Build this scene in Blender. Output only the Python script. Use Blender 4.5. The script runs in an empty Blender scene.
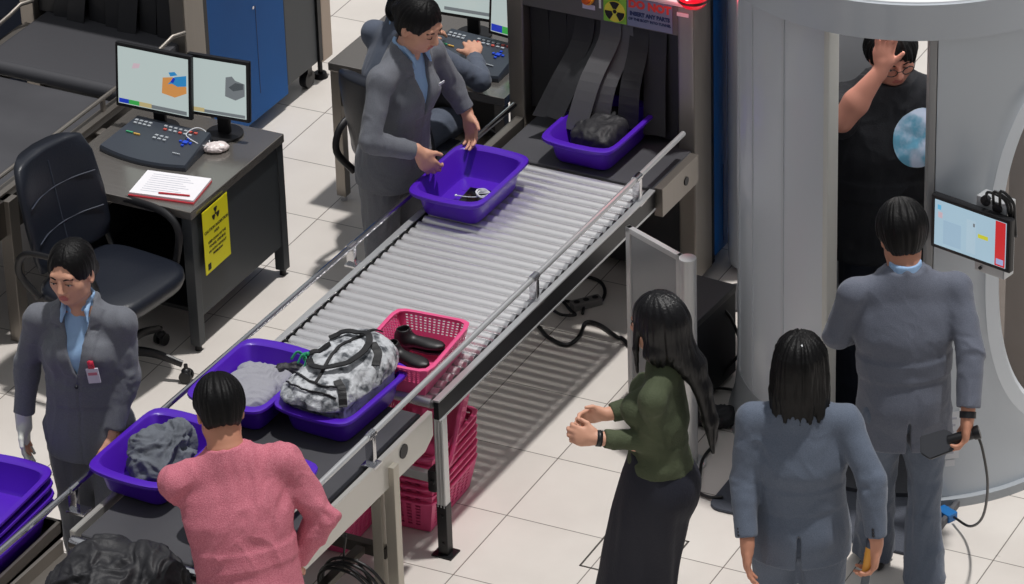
import bpy, bmesh, math, random
import numpy as np
from mathutils import Vector, Matrix

random.seed(7)
scene = bpy.context.scene
COL = scene.collection
PI = math.pi

# ------------------------------------------------------------------ camera
F_PX, PITCH, YAW, ROLL = 4285.47, 0.513276, -0.474043, -0.0322598
CAM = (6.76809, -13.08067, 9.34213)
fw = Vector((math.sin(YAW)*math.cos(PITCH), math.cos(YAW)*math.cos(PITCH), -math.sin(PITCH)))
rt = Vector((math.cos(YAW), -math.sin(YAW), 0))
up = rt.cross(fw)
r2 = rt*math.cos(ROLL) + up*math.sin(ROLL)
u2 = -rt*math.sin(ROLL) + up*math.cos(ROLL)
cam_d = bpy.data.cameras.new('camera')
cam = bpy.data.objects.new('camera', cam_d)
COL.objects.link(cam)
M = Matrix.Identity(4)
for i in range(3):
    M[i][0], M[i][1], M[i][2], M[i][3] = r2[i], u2[i], -fw[i], CAM[i]
cam.matrix_world = M
cam_d.sensor_width = 36
cam_d.lens = F_PX*36/1024
cam_d.clip_end = 200
scene.camera = cam

# ------------------------------------------------------------------ light
scene.view_settings.view_transform = 'Standard'
scene.view_settings.look = 'None'
scene.view_settings.gamma = 1
scene.view_settings.use_curve_mapping = False
scene.view_settings.exposure = 0.0
world = bpy.data.worlds.new('hall')
scene.world = world
world.use_nodes = True
wn = world.node_tree.nodes
wl = world.node_tree.links
wn.clear()
w_out = wn.new('ShaderNodeOutputWorld')
w_bg = wn.new('ShaderNodeBackground')
w_tc = wn.new('ShaderNodeTexCoord')
w_sep = wn.new('ShaderNodeSeparateXYZ')
w_ramp = wn.new('ShaderNodeValToRGB')
wl.new(w_tc.outputs['Generated'], w_sep.inputs[0])
wl.new(w_sep.outputs['Z'], w_ramp.inputs[0])
cr = w_ramp.color_ramp
cr.elements[0].position = 0.0; cr.elements[0].color = (.16, .16, .17, 1)
cr.elements[1].position = 0.9; cr.elements[1].color = (.95, .97, 1.0, 1)
e = cr.elements.new(.25); e.color = (.30, .31, .33, 1)
wl.new(w_ramp.outputs[0], w_bg.inputs[0])
w_bg.inputs[1].default_value = 0.52
wl.new(w_bg.outputs[0], w_out.inputs[0])
sun_d = bpy.data.lights.new('hall_daylight', 'SUN')
sun_d.energy = 2.65
sun_d.angle = math.radians(2.6)
sun_d.color = (1.0, .975, .95)
sun = bpy.data.objects.new('hall_daylight', sun_d)
COL.objects.link(sun)
sun.location = (2, 0, 8)
sun.rotation_euler = Vector((.15, .10, 1)).to_track_quat('Z', 'Y').to_euler()

# ------------------------------------------------------------------ materials
def srgb(r, g, b):
    def c(v):
        v /= 255.
        return v/12.92 if v <= .04045 else ((v+.055)/1.055)**2.4
    return (c(r), c(g), c(b), 1)

MATS = {}
def mat(name, rgb, rough=.5, metal=0., bump=None, var=None, emit=None, alpha=None, coat=0., spec=None, sheen=0.):
    # bump = (scale, strength[, (sx,sy,sz)]), var = (scale, rgb2, low, high[, stretch])
    if name in MATS: return MATS[name]
    m = bpy.data.materials.new(name); m.use_nodes = True
    nt = m.node_tree; N = nt.nodes; L = nt.links
    b = N['Principled BSDF']
    b.inputs['Base Color'].default_value = srgb(*rgb)
    b.inputs['Roughness'].default_value = rough
    b.inputs['Metallic'].default_value = metal
    if coat: b.inputs['Coat Weight'].default_value = coat
    if spec is not None: b.inputs['Specular IOR Level'].default_value = spec
    if sheen:
        b.inputs['Sheen Weight'].default_value = sheen
    tc = N.new('ShaderNodeTexCoord')
    def noise(scale, stretch, detail=4):
        mp = N.new('ShaderNodeMapping'); L.new(tc.outputs['Object'], mp.inputs[0])
        mp.inputs['Scale'].default_value = stretch or (1, 1, 1)
        n = N.new('ShaderNodeTexNoise'); n.inputs['Scale'].default_value = scale; n.inputs['Detail'].default_value = detail
        L.new(mp.outputs[0], n.inputs['Vector'])
        return n
    if var:
        n = noise(var[0], var[4] if len(var) > 4 else None)
        r = N.new('ShaderNodeValToRGB'); r.color_ramp.elements[0].position = var[2]; r.color_ramp.elements[1].position = var[3]
        r.color_ramp.elements[0].color = srgb(*rgb); r.color_ramp.elements[1].color = srgb(*var[1])
        L.new(n.outputs['Fac'], r.inputs[0]); L.new(r.outputs[0], b.inputs['Base Color'])
    if bump:
        n = noise(bump[0], bump[2] if len(bump) > 2 else None, 6)
        bp = N.new('ShaderNodeBump'); bp.inputs['Strength'].default_value = bump[1]; bp.inputs['Distance'].default_value = .01
        L.new(n.outputs['Fac'], bp.inputs['Height']); L.new(bp.outputs[0], b.inputs['Normal'])
    if emit:
        b.inputs['Emission Color'].default_value = srgb(*emit[0]); b.inputs['Emission Strength'].default_value = emit[1]
    if alpha is not None:
        b.inputs['Alpha'].default_value = alpha
    MATS[name] = m
    return m

def glass(name, rgb, rough=.1, mixw=.6):
    # thin architectural pane: part see-through, part glossy
    m = bpy.data.materials.new(name); m.use_nodes = True
    nt = m.node_tree; N = nt.nodes; L = nt.links
    b = N['Principled BSDF']; out = N['Material Output']
    b.inputs['Base Color'].default_value = srgb(*rgb); b.inputs['Roughness'].default_value = rough
    t = N.new('ShaderNodeBsdfTransparent'); t.inputs[0].default_value = (.62, .58, .56, 1)
    mx = N.new('ShaderNodeMixShader'); mx.inputs[0].default_value = mixw
    L.new(t.outputs[0], mx.inputs[1]); L.new(b.outputs[0], mx.inputs[2]); L.new(mx.outputs[0], out.inputs[0])
    return m

def tile_mat():
    m = bpy.data.materials.new('floor_tiles'); m.use_nodes = True
    nt = m.node_tree; N = nt.nodes; L = nt.links; b = N['Principled BSDF']
    tc = N.new('ShaderNodeTexCoord'); sp = N.new('ShaderNodeSeparateXYZ'); L.new(tc.outputs['Object'], sp.inputs[0])
    def mth(op, a, v=None, c=None):
        n = N.new('ShaderNodeMath'); n.operation = op
        for i, q in enumerate((a, v, c)):
            if q is None: continue
            if isinstance(q, (int, float)): n.inputs[i].default_value = q
            else: L.new(q, n.inputs[i])
        return n.outputs[0]
    T = .48
    def line(o):
        f = mth('DIVIDE', o, T)
        return f, mth('PINGPONG', f, .5)
    fx, dx = line(sp.outputs['X']); fy, dy = line(sp.outputs['Y'])
    d = mth('MINIMUM', dx, dy)
    g = N.new('ShaderNodeMapRange'); g.inputs['From Min'].default_value = .0028; g.inputs['From Max'].default_value = .0062
    L.new(d, g.inputs['Value'])
    # per tile tone
    cb = N.new('ShaderNodeCombineXYZ'); L.new(mth('FLOOR', fx), cb.inputs[0]); L.new(mth('FLOOR', fy), cb.inputs[1])
    wnz = N.new('ShaderNodeTexWhiteNoise'); L.new(cb.outputs[0], wnz.inputs['Vector'])
    nz = N.new('ShaderNodeTexNoise'); nz.inputs['Scale'].default_value = 2.2; nz.inputs['Detail'].default_value = 5; L.new(tc.outputs['Object'], nz.inputs['Vector'])
    s = mth('ADD', mth('MULTIPLY', wnz.outputs['Value'], .25), mth('MULTIPLY', nz.outputs['Fac'], .9))
    cr = N.new('ShaderNodeValToRGB'); cr.color_ramp.elements[0].position = .3; cr.color_ramp.elements[1].position = .85
    cr.color_ramp.elements[0].color = srgb(206, 199, 192); cr.color_ramp.elements[1].color = srgb(225, 219, 212)
    L.new(s, cr.inputs[0])
    mx = N.new('ShaderNodeMix'); mx.data_type = 'RGBA'
    mx.inputs[6].default_value = srgb(105, 98, 92)
    L.new(g.outputs[0], mx.inputs[0]); L.new(cr.outputs[0], mx.inputs[7])
    L.new(mx.outputs[2], b.inputs['Base Color'])
    n2 = N.new('ShaderNodeTexNoise'); n2.inputs['Scale'].default_value = 5; L.new(tc.outputs['Object'], n2.inputs['Vector'])
    rr = N.new('ShaderNodeMapRange'); rr.inputs['To Min'].default_value = .22; rr.inputs['To Max'].default_value = .42
    L.new(n2.outputs['Fac'], rr.inputs['Value']); L.new(rr.outputs[0], b.inputs['Roughness'])
    return m

STEEL = mat('brushed_steel', (146, 140, 133), .36, .75, bump=(40, .08, (1, 1, .05)))
STEEL_D = mat('dark_steel', (92, 88, 84), .38, .85, bump=(40, .08, (1, 1, .05)))
CHROME = mat('chrome', (205, 205, 208), .16, 1.)
ALU = mat('anodised_aluminium', (206, 207, 208), .32, .6)
ROLLER = mat('roller_steel', (222, 221, 222), .27, .65, bump=(30, .05))
BLACKM = mat('black_metal', (22, 22, 25), .4, .3)
BLACKP = mat('black_plastic', (24, 24, 27), .42)
BELT = mat('belt_rubber', (62, 62, 66), .55, var=(3, (74, 74, 78), .3, .7))
PURPLE = mat('purple_plastic', (78, 28, 176), .36, spec=.45)
PINK = mat('pink_plastic', (226, 84, 136), .40)
BLUEP = mat('blue_panel', (8, 82, 150), .55, spec=.2, var=(2, (12, 90, 162), .3, .7))
GREYP = mat('charcoal_panel', (62, 66, 70), .5)
SKIN = mat('skin_light', (214, 160, 134), .55, bump=(60, .05))
SKIN_T = mat('skin_tan', (196, 138, 112), .55, bump=(60, .05))
LIPS = mat('lips', (190, 108, 98), .5)
HAIR = mat('black_hair', (10, 9, 10), .48, bump=(60, .3, (3, 3, .25)), spec=.22)
WHITEP = mat('white_plastic', (222, 224, 228), .4)
EYE_W = mat('eye_white', (225, 220, 215), .3)
EYE_D = mat('eye_dark', (26, 18, 16), .25)
CABLE = mat('black_cable', (18, 18, 20), .4)
LEATHER = mat('black_leather', (28, 32, 42), .38, bump=(120, .12))
PAPER = mat('white_paper', (236, 234, 238), .7)
GREY_COL = (82, 88, 98)
SUIT_A = mat('charcoal_suit', (97, 100, 108), .8, bump=(260, .25), var=(300, (110, 113, 121), .35, .65), sheen=.15)
SUIT_B = mat('slate_suit', (84, 94, 110), .8, bump=(260, .25), var=(300, (97, 107, 124), .35, .65), sheen=.15)
SUIT_C = mat('grey_blue_suit', (90, 95, 109), .8, bump=(260, .25), var=(300, (103, 108, 122), .35, .65), sheen=.15)
SUIT_D = mat('navy_grey_suit', (78, 86, 102), .8, bump=(260, .25), var=(300, (90, 98, 114), .35, .65), sheen=.15)
SHIRT = mat('pale_blue_shirt', (150, 184, 222), .7, bump=(90, .1))

# ------------------------------------------------------------------ object helpers
def mesh_obj(name, me, m=None, parent=None, smooth=False):
    o = bpy.data.objects.new(name, me); COL.objects.link(o)
    if m is not None:
        for q in (m if isinstance(m, (list, tuple)) else [m]): me.materials.append(q)
    if smooth:
        me.polygons.foreach_set('use_smooth', [True]*len(me.polygons))
    if parent is not None: o.parent = parent
    return o

def tag(o, label=None, cat=None, group=None, kind=None):
    if label: o['label'] = label
    if cat: o['category'] = cat
    if group: o['group'] = group
    if kind: o['kind'] = kind
    return o

def thing(name, label, cat, loc=(0, 0, 0), rotz=0., group=None):
    o = bpy.data.objects.new(name, None); COL.objects.link(o)
    o.location = loc; o.rotation_euler = (0, 0, rotz); o.empty_display_size = .1
    return tag(o, label, cat, group)

def dup(root, loc=None, rotz=None, label=None, group=None, rot=None):
    r = root.copy(); COL.objects.link(r)
    if loc is not None: r.location = loc
    if rotz is not None: r.rotation_euler = (0, 0, rotz)
    if rot is not None: r.rotation_euler = rot
    if label: r['label'] = label
    if group: r['group'] = group
    elif 'group' in r: del r['group']
    for ch in list(root.children):
        c = ch.copy(); COL.objects.link(c); c.parent = r
        for g in list(ch.children):
            d = g.copy(); COL.objects.link(d); d.parent = c
    return r

class MB:
    """collects shapes, then links them as one mesh object"""
    def __init__(s): s.bm = bmesh.new()
    def _merge(s, b2, M=None):
        if M is not None: b2.transform(M)
        me = bpy.data.meshes.new('t'); b2.to_mesh(me); b2.free()
        s.bm.from_mesh(me); bpy.data.meshes.remove(me)
    def box(s, x0, x1, y0, y1, z0, z1, bev=0., M=None, seg=2):
        b = bmesh.new(); bmesh.ops.create_cube(b, size=1)
        for v in b.verts:
            v.co = Vector(((x0+x1)/2+v.co.x*(x1-x0), (y0+y1)/2+v.co.y*(y1-y0), (z0+z1)/2+v.co.z*(z1-z0)))
        if bev: bmesh.ops.bevel(b, geom=b.edges[:], offset=bev, segments=seg, affect='EDGES', profile=.7)
        s._merge(b, M); return s
    def cyl(s, p, q, r, r2=None, n=20, bev=0., caps=True):
        p, q = Vector(p), Vector(q); L = (q-p).length
        b = bmesh.new(); bmesh.ops.create_cone(b, cap_ends=caps, segments=n, radius1=r, radius2=r if r2 is None else r2, depth=L)
        if bev:
            es = [e for e in b.edges if abs(e.verts[0].co.z-e.verts[1].co.z) < 1e-6]
            bmesh.ops.bevel(b, geom=es, offset=bev, segments=2, affect='EDGES', profile=.7)
        s._merge(b, Matrix.Translation((p+q)/2) @ (q-p).to_track_quat('Z', 'Y').to_matrix().to_4x4()); return s
    def ball(s, c, rad, n=16, M=None):
        b = bmesh.new(); bmesh.ops.create_uvsphere(b, u_segments=n, v_segments=n//2+2, radius=1)
        if not hasattr(rad, '__len__'): rad = (rad,)*3
        b.transform(Matrix.Translation(c) @ (M or Matrix.Identity(4)) @ Matrix.Diagonal((*rad, 1)))
        s._merge(b); return s
    def tube(s, pts, r, n=8, res=6, closed=False, r_end=None, flat=None):
        P = smooth_path(pts, res, closed); N = len(P)
        prev = None; rings = []
        for i, p in enumerate(P):
            if closed: t = (P[(i+1) % N]-P[i-1])
            else: t = P[min(i+1, N-1)]-P[max(i-1, 0)]
            t = t.normalized() if t.length > 1e-9 else Vector((0, 0, 1))
            if prev is None:
                a = Vector((0, 0, 1)) if abs(t.z) < .9 else Vector((1, 0, 0))
                prev = (a - t*a.dot(t)).normalized()
            else:
                prev = (prev - t*prev.dot(t))
                prev = prev.normalized() if prev.length > 1e-6 else Vector((1, 0, 0))
            c = t.cross(prev)
            rr = r if r_end is None else r+(r_end-r)*i/(N-1)
            ring = []
            for k in range(n):
                a = 2*PI*k/n
                va, vb = math.cos(a)*rr, math.sin(a)*rr
                if flat: vb *= flat
                ring.append(s.bm.verts.new(p+prev*va+c*vb))
            rings.append(ring)
        m = N if closed else N-1
        for i in range(m):
            A, B = rings[i], rings[(i+1) % N]
            for k in range(n):
                try: s.bm.faces.new((A[k], A[(k+1) % n], B[(k+1) % n], B[k]))
                except ValueError: pass
        if not closed:
            s.bm.faces.new(rings[0][::-1]); s.bm.faces.new(rings[-1])
        return s
    def prism(s, pts, z0, z1, M=None, bev=0.):
        # polygon pts in XY extruded z0..z1
        b = bmesh.new()
        lo = [b.verts.new((x, y, z0)) for x, y in pts]; hi = [b.verts.new((x, y, z1)) for x, y in pts]
        n = len(pts); b.faces.new(lo[::-1]); b.faces.new(hi)
        for i in range(n): b.faces.new((lo[i], lo[(i+1) % n], hi[(i+1) % n], hi[i]))
        bmesh.ops.recalc_face_normals(b, faces=b.faces[:])
        if bev: bmesh.ops.bevel(b, geom=b.edges[:], offset=bev, segments=2, affect='EDGES')
        s._merge(b, M); return s
    def rings(s, rings, close_first=True, close_last=True):
        # loft a list of equal-length closed loops
        R = [[s.bm.verts.new(p) for p in ring] for ring in rings]; n = len(R[0])
        for A, B in zip(R, R[1:]):
            for k in range(n): s.bm.faces.new((A[k], A[(k+1) % n], B[(k+1) % n], B[k]))
        if close_first: s.bm.faces.new(R[0][::-1])
        if close_last: s.bm.faces.new(R[-1])
        return s
    def quad(s, a, b, c, d):
        s.bm.faces.new([s.bm.verts.new(p) for p in (a, b, c, d)]); return s
    def build(s, name, m, parent=None, smooth=False, recalc=False, auto=False):
        if recalc: bmesh.ops.recalc_face_normals(s.bm, faces=s.bm.faces[:])
        me = bpy.data.meshes.new(name); s.bm.to_mesh(me); s.bm.free()
        if auto:
            me.polygons.foreach_set('use_smooth', [True]*len(me.polygons))
            o = mesh_obj(name, me, m, parent)
            me.set_sharp_from_angle(angle=math.radians(35))
            return o
        return mesh_obj(name, me, m, parent, smooth)

def smooth_path(pts, res=6, closed=False):
    P = [Vector(p) for p in pts]
    if len(P) < 3 or res <= 1: return P
    out = []; n = len(P); m = n if closed else n-1
    for i in range(m):
        p0 = P[(i-1) % n] if (closed or i > 0) else P[0]*2-P[1]
        p1, p2 = P[i], P[(i+1) % n]
        p3 = P[(i+2) % n] if (closed or i+2 < n) else P[-1]*2-P[-2]
        for k in range(res):
            t = k/res
            out.append(.5*((2*p1)+(p2-p0)*t+(2*p0-5*p1+4*p2-p3)*t*t+(3*p1-p0-3*p2+p3)*t**3))
    if not closed: out.append(P[-1])
    return out

def text_part(s, size, m, parent, M, name='lettering', bold=.0, align='CENTER', squash=1.):
    cu = bpy.data.curves.new('txt', 'FONT'); cu.body = s; cu.size = size; cu.align_x = align; cu.align_y = 'CENTER'
    cu.extrude = .0006; cu.offset = bold; cu.resolution_u = 3
    o = bpy.data.objects.new('txt', cu); COL.objects.link(o)
    dg = bpy.context.evaluated_depsgraph_get()
    me = bpy.data.meshes.new_from_object(o.evaluated_get(dg))
    bpy.data.objects.remove(o); bpy.data.curves.remove(cu)
    me.transform(M @ Matrix.Diagonal((squash, 1, 1, 1)))
    me.materials.clear()
    return mesh_obj(name, me, m, parent)

def basis(o, x, y, z):
    Mx = Matrix.Identity(4)
    for i in range(3): Mx[i][0], Mx[i][1], Mx[i][2], Mx[i][3] = x[i], y[i], z[i], o[i]
    return Mx

# conveyor line frame: u across (+ to the walkway), v along the belt
CVX, CVA = -.49, -.025
def cv(u, v, z=0.):
    return (CVX+u*math.cos(CVA)-v*math.sin(CVA), u*math.sin(CVA)+v*math.cos(CVA), z)
# ------------------------------------------------------------------ distance-field modelling (for bodies, cloth, hair)
def _vn(p, seed=0):
    i = np.floor(p).astype(np.int64); f = p-i; f = f*f*(3-2*f)
    def h(a, b, c):
        n = (a*374761393+b*668265263+c*2147483647+seed*1274126177) & 0xffffffff
        n = ((n ^ (n >> 13))*1274126177) & 0xffffffff
        return ((n ^ (n >> 16)) & 0xffff)/65535.
    x, y, z = i[:, 0], i[:, 1], i[:, 2]; r = 0
    for dx in (0, 1):
        for dy in (0, 1):
            for dz in (0, 1):
                w = (f[:, 0] if dx else 1-f[:, 0])*(f[:, 1] if dy else 1-f[:, 1])*(f[:, 2] if dz else 1-f[:, 2])
                r = r+w*h(x+dx, y+dy, z+dz)
    return r
def fbm(p, octs=3, seed=0):
    a, s, r = 1., 1., 0.
    for o in range(octs):
        r = r+a*(_vn(p*s+17.3*o, seed)-.5); s *= 2.03; a *= .5
    return r

class Field:
    def __init__(s, lo, hi, h):
        s.lo = np.array(lo, float); s.h = h
        s.n = np.ceil((np.array(hi, float)-s.lo)/h).astype(int)+1
        s.g = np.full(s.n, 1., np.float32)
        s.ax = [(s.lo[i]+np.arange(s.n[i])*h).astype(np.float32) for i in range(3)]
    def op(s, fn, lo, hi, k=.01, mode='u'):
        pad = 3*s.h+(k if mode == 'u' else 0)
        a = np.clip(np.floor((np.array(lo)-pad-s.lo)/s.h).astype(int), 0, s.n-1)
        b = np.clip(np.ceil((np.array(hi)+pad-s.lo)/s.h).astype(int)+1, 1, s.n)
        if np.any(b <= a): return s
        sl = tuple(slice(a[i], b[i]) for i in range(3))
        X = s.ax[0][sl[0]][:, None, None]; Y = s.ax[1][sl[1]][None, :, None]; Z = s.ax[2][sl[2]][None, None, :]
        g = s.g[sl]
        if mode == 'f': s.g[sl] = fn(X, Y, Z, g); return s
        d = fn(X, Y, Z)
        if mode == 'u':
            if k > 0:
                hh = np.maximum(k-np.abs(g-d), 0)/k
                s.g[sl] = np.minimum(g, d)-hh*hh*k*.25
            else: s.g[sl] = np.minimum(g, d)
        elif mode == 's':
            if k > 0:
                hh = np.maximum(k-np.abs(g+d), 0)/k
                s.g[sl] = np.maximum(g, -d)+hh*hh*k*.25
            else: s.g[sl] = np.maximum(g, -d)
        return s
    def ell(s, c, r, R=None, k=.01, mode='u'):
        c = np.array(c, float); r = np.array(r, float); R = np.eye(3) if R is None else np.array(R)
        e = np.sqrt(((R.T*r)**2).sum(1))
        def fn(X, Y, Z):
            dx, dy, dz = X-c[0], Y-c[1], Z-c[2]; k0 = 0; k1 = 0
            for i in range(3):
                q = dx*R[i][0]+dy*R[i][1]+dz*R[i][2]
                k0 = k0+(q/r[i])**2; k1 = k1+(q/r[i]**2)**2
            k0 = np.sqrt(k0); k1 = np.sqrt(k1)+1e-9
            return k0*(k0-1)/k1
        return s.op(fn, c-e, c+e, k, mode)
    def cone(s, p, q, r1, r2, k=.01, mode='u'):
        p = np.array(p, float); q = np.array(q, float); d = q-p; L2 = d@d+1e-12
        m = max(r1, r2)
        def fn(X, Y, Z):
            dx, dy, dz = X-p[0], Y-p[1], Z-p[2]
            t = np.clip((dx*d[0]+dy*d[1]+dz*d[2])/L2, 0, 1)
            return np.sqrt((dx-d[0]*t)**2+(dy-d[1]*t)**2+(dz-d[2]*t)**2)-(r1+(r2-r1)*t)
        return s.op(fn, np.minimum(p, q)-m, np.maximum(p, q)+m, k, mode)
    def chain(s, pts, rs, k=.01):
        for i in range(len(pts)-1): s.cone(pts[i], pts[i+1], rs[i], rs[i+1], k)
        return s
    def loft(s, P0, P1, side, ts, a, b, c=None, k=.01, mode='u', pw=2., ext=0.):
        # elliptical sections a (side) x b (front) at fractions ts from P0 to P1; flat ends
        P0 = np.array(P0, float); P1 = np.array(P1, float); ax = P1-P0; L = np.linalg.norm(ax); ax = ax/L
        sd = np.array(side, float); sd = sd-ax*(sd@ax); sd /= np.linalg.norm(sd); fr = np.cross(ax, sd)
        c = [0]*len(ts) if c is None else c
        if len(ts) > 3:      # round the profile between its stations
            tt = np.linspace(0, 1, 61)
            def rd(v):
                v = np.interp(tt, ts, v); w = v.copy()
                for _ in range(10): w[1:-1] = (w[:-2]+2*w[1:-1]+w[2:])/4
                return w
            a, b, c, ts = rd(a), rd(b), rd(c), tt
        m = max(max(a), max(b))+max(map(abs, c))
        def fn(X, Y, Z):
            dx, dy, dz = X-P0[0], Y-P0[1], Z-P0[2]
            t = (dx*ax[0]+dy*ax[1]+dz*ax[2])/L
            x = dx*sd[0]+dy*sd[1]+dz*sd[2]; y = dx*fr[0]+dy*fr[1]+dz*fr[2]
            A = np.interp(t, ts, a).astype(np.float32); B = np.interp(t, ts, b).astype(np.float32)
            y = y-np.interp(t, ts, c).astype(np.float32)
            if pw == 2.:
                q = np.sqrt((x/A)**2+(y/B)**2)+1e-6
                d = q*(q-1)/(np.sqrt((x/A**2)**2+(y/B**2)**2)+1e-6)
            else:
                q = (np.abs(x/A)**pw+np.abs(y/B)**pw)**(1/pw); d = (q-1)*np.minimum(A, B)
            return np.maximum(d, np.abs(t-.5)*L-L/2-ext)
        return s.op(fn, np.minimum(P0, P1)-m, np.maximum(P0, P1)+m, k, mode)
    def mesh(s, name, m, parent, origin=(0, 0, 0), smooth=0, noise=None, fn=None, mats=None, rot=None):
        g = s.g; ins = g < 0; nx, ny, nz = g.shape
        V_ = {}; cs = (nx-1, ny-1, nz-1)
        cnt = np.zeros(cs, np.int8)
        for dx in (0, 1):
            for dy in (0, 1):
                for dz in (0, 1): cnt += ins[dx:nx-1+dx, dy:ny-1+dy, dz:nz-1+dz]
        act = (cnt > 0) & (cnt < 8)
        ci = np.argwhere(act)
        idx = np.full(cs, -1, np.int32); idx[act] = np.arange(len(ci))
        acc = np.zeros((len(ci), 3)); w = np.zeros(len(ci))
        crn = [(a, b, c) for a in (0, 1) for b in (0, 1) for c in (0, 1)]
        gv = {c: g[ci[:, 0]+c[0], ci[:, 1]+c[1], ci[:, 2]+c[2]] for c in crn}
        for c in crn:
            for ax in range(3):
                if c[ax]: continue
                e = list(c); e[ax] = 1; e = tuple(e); A, B = gv[c], gv[e]
                mm = (A < 0) != (B < 0); t = np.where(mm, A/(A-B+1e-12*(A == B)), 0)
                p = np.array(c, float)[None, :].repeat(len(ci), 0); p[:, ax] += t
                acc += p*mm[:, None]; w += mm
        co = s.lo+(ci+acc/w[:, None])*s.h
        quads = []
        for ax in range(3):
            o1, o2 = (ax+1) % 3, (ax+2) % 3
            sl0 = [slice(1, None)]*3; sl0[ax] = slice(0, -1)
            A = ins[tuple(slice(0, g.shape[i]-1) if i == ax else slice(1, g.shape[i]-1) for i in range(3))]
            B = ins[tuple(slice(1, g.shape[i]) if i == ax else slice(1, g.shape[i]-1) for i in range(3))]
            ch = np.argwhere(A != B)
            if not len(ch): continue
            Ain = A[ch[:, 0], ch[:, 1], ch[:, 2]]
            base = ch.copy(); base[:, o1] += 1; base[:, o2] += 1
            def cell(a, b):
                q = base.copy(); q[:, o1] -= a; q[:, o2] -= b
                return idx[q[:, 0], q[:, 1], q[:, 2]]
            q = np.stack([cell(1, 1), cell(0, 1), cell(0, 0), cell(1, 0)], 1)
            q[~Ain] = q[~Ain][:, ::-1]
            quads.append(q)
        Q = np.concatenate(quads); Q = Q[(Q >= 0).all(1)]
        for _ in range(smooth):
            sm = np.zeros_like(co); n_ = np.zeros(len(co))
            for i in range(4):
                a_, b_ = Q[:, i], Q[:, (i+1) % 4]
                for d in range(3): sm[:, d] += np.bincount(a_, co[b_, d], len(co))+np.bincount(b_, co[a_, d], len(co))
                n_ += np.bincount(a_, minlength=len(co))+np.bincount(b_, minlength=len(co))
            co = co*.4+sm/np.maximum(n_, 1)[:, None]*.6
        if noise is not None:
            nr = np.cross(co[Q[:, 2]]-co[Q[:, 0]], co[Q[:, 3]]-co[Q[:, 1]]); vn = np.zeros_like(co)
            for i in range(4):
                for d in range(3): vn[:, d] += np.bincount(Q[:, i], nr[:, d], len(co))
            vn /= np.linalg.norm(vn, axis=1)[:, None]+1e-12
            co = co+vn*noise(co, vn)[:, None]
        if fn is not None: co = fn(co)
        co = co-np.array(origin, float)
        me = bpy.data.meshes.new(name)
        me.vertices.add(len(co)); me.vertices.foreach_set('co', co.astype(np.float32).ravel())
        me.loops.add(len(Q)*4); me.loops.foreach_set('vertex_index', Q.astype(np.int32).ravel())
        me.polygons.add(len(Q)); me.polygons.foreach_set('loop_start', (np.arange(len(Q))*4).astype(np.int32))
        me.polygons.foreach_set('use_smooth', np.ones(len(Q), bool))
        if mats is not None:
            cen = co[Q].mean(1)+np.array(origin, float)
            mi = mats(cen)
            me.polygons.foreach_set('material_index', mi.astype(np.int32))
        me.update(calc_edges=True); me.validate()
        return mesh_obj(name, me, m, parent)

def folds(amp=.006, fx=9., fz=5., seed=1, oct_=3, ax=None):
    def f(co, vn):
        p = co*np.array([fx, fx, fz])
        w = np.stack([fbm(p*.6+3.1, 2, seed+5), fbm(p*.6+9.7, 2, seed+6), fbm(p*.6, 2, seed+7)], 1)
        n = fbm(p+w*1.6, oct_, seed)
        r = 1-np.abs(n)*3.0
        return amp*(r-.45)
    return f
# ------------------------------------------------------------------ people
def V(*a): return np.array(a, float)
def unit(v): return v / (np.linalg.norm(v) + 1e-12)
def rotv(v, ax, deg):
    a = math.radians(deg); ax = unit(ax)
    return v*math.cos(a) + np.cross(ax, v)*math.sin(a) + ax*np.dot(ax, v)*(1-math.cos(a))
def skeleton(H, x, y, face, lean=0., side=0., female=True, twist=0., pelvis_z=None, wide=1.0, head=(0, 0, 0), neck_f=0.):
    # world joints of a standing (or seated) figure; face = heading in degrees from +X
    a = math.radians(face); f = V(math.cos(a), math.sin(a), 0); r = V(math.sin(a), -math.cos(a), 0); u = V(0, 0, 1)
    pz = .53*H if pelvis_z is None else pelvis_z
    P = V(x, y, pz); J = dict(f=f, r=r, pelvis=P)
    tu = rotv(rotv(u, r, -lean), f, side); tf = rotv(f, r, -lean)
    tr = np.cross(tf, tu); tr = unit(tr)
    tr2 = rotv(tr, tu, twist); tf2 = rotv(tf, tu, twist)
    J['tu'], J['tf'], J['tr'] = tu, tf2, tr2
    k = .53*H
    J['waist'] = P + tu*(.095*H); J['chest'] = P + tu*(.20*H)
    J['shc'] = P + tu*(.285*H)
    J['neck'] = P + tu*(.325*H) - tf*.008
    sw = (.103 if female else .115)*H*wide
    for s, n in ((-1, 'L'), (1, 'R')):
        J['sh'+n] = J['shc'] + tr2*(s*sw) - tu*(.014*H)
        J['hip'+n] = P + r*(s*.052*H) - u*(.03*H)
    # head: yaw (left +), pitch (down +), roll
    hf = rotv(rotv(f, u, head[0]+twist*.5), V(0, 0, 0)+unit(np.cross(rotv(f, u, head[0]+twist*.5), u)), -head[1])
    hr = unit(np.cross(hf, u)); hu = np.cross(hr, hf)
    hr = rotv(hr, hf, head[2]); hu = rotv(hu, hf, head[2])
    J['hf'], J['hr'], J['hu'] = hf, hr, hu
    nd = unit(tu*.7 + hu*.3 + tf*neck_f)
    J['skullbase'] = J['neck'] + nd*.062
    J['head'] = J['skullbase'] + hu*.075 + hf*.022
    J['H'] = H
    return J
# ------------------------------------------------------------------ floor
mb = MB(); mb.box(-9, 7, -7, 13, -.05, 0)
tag(mb.build('floor', tile_mat()), kind='structure')
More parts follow.
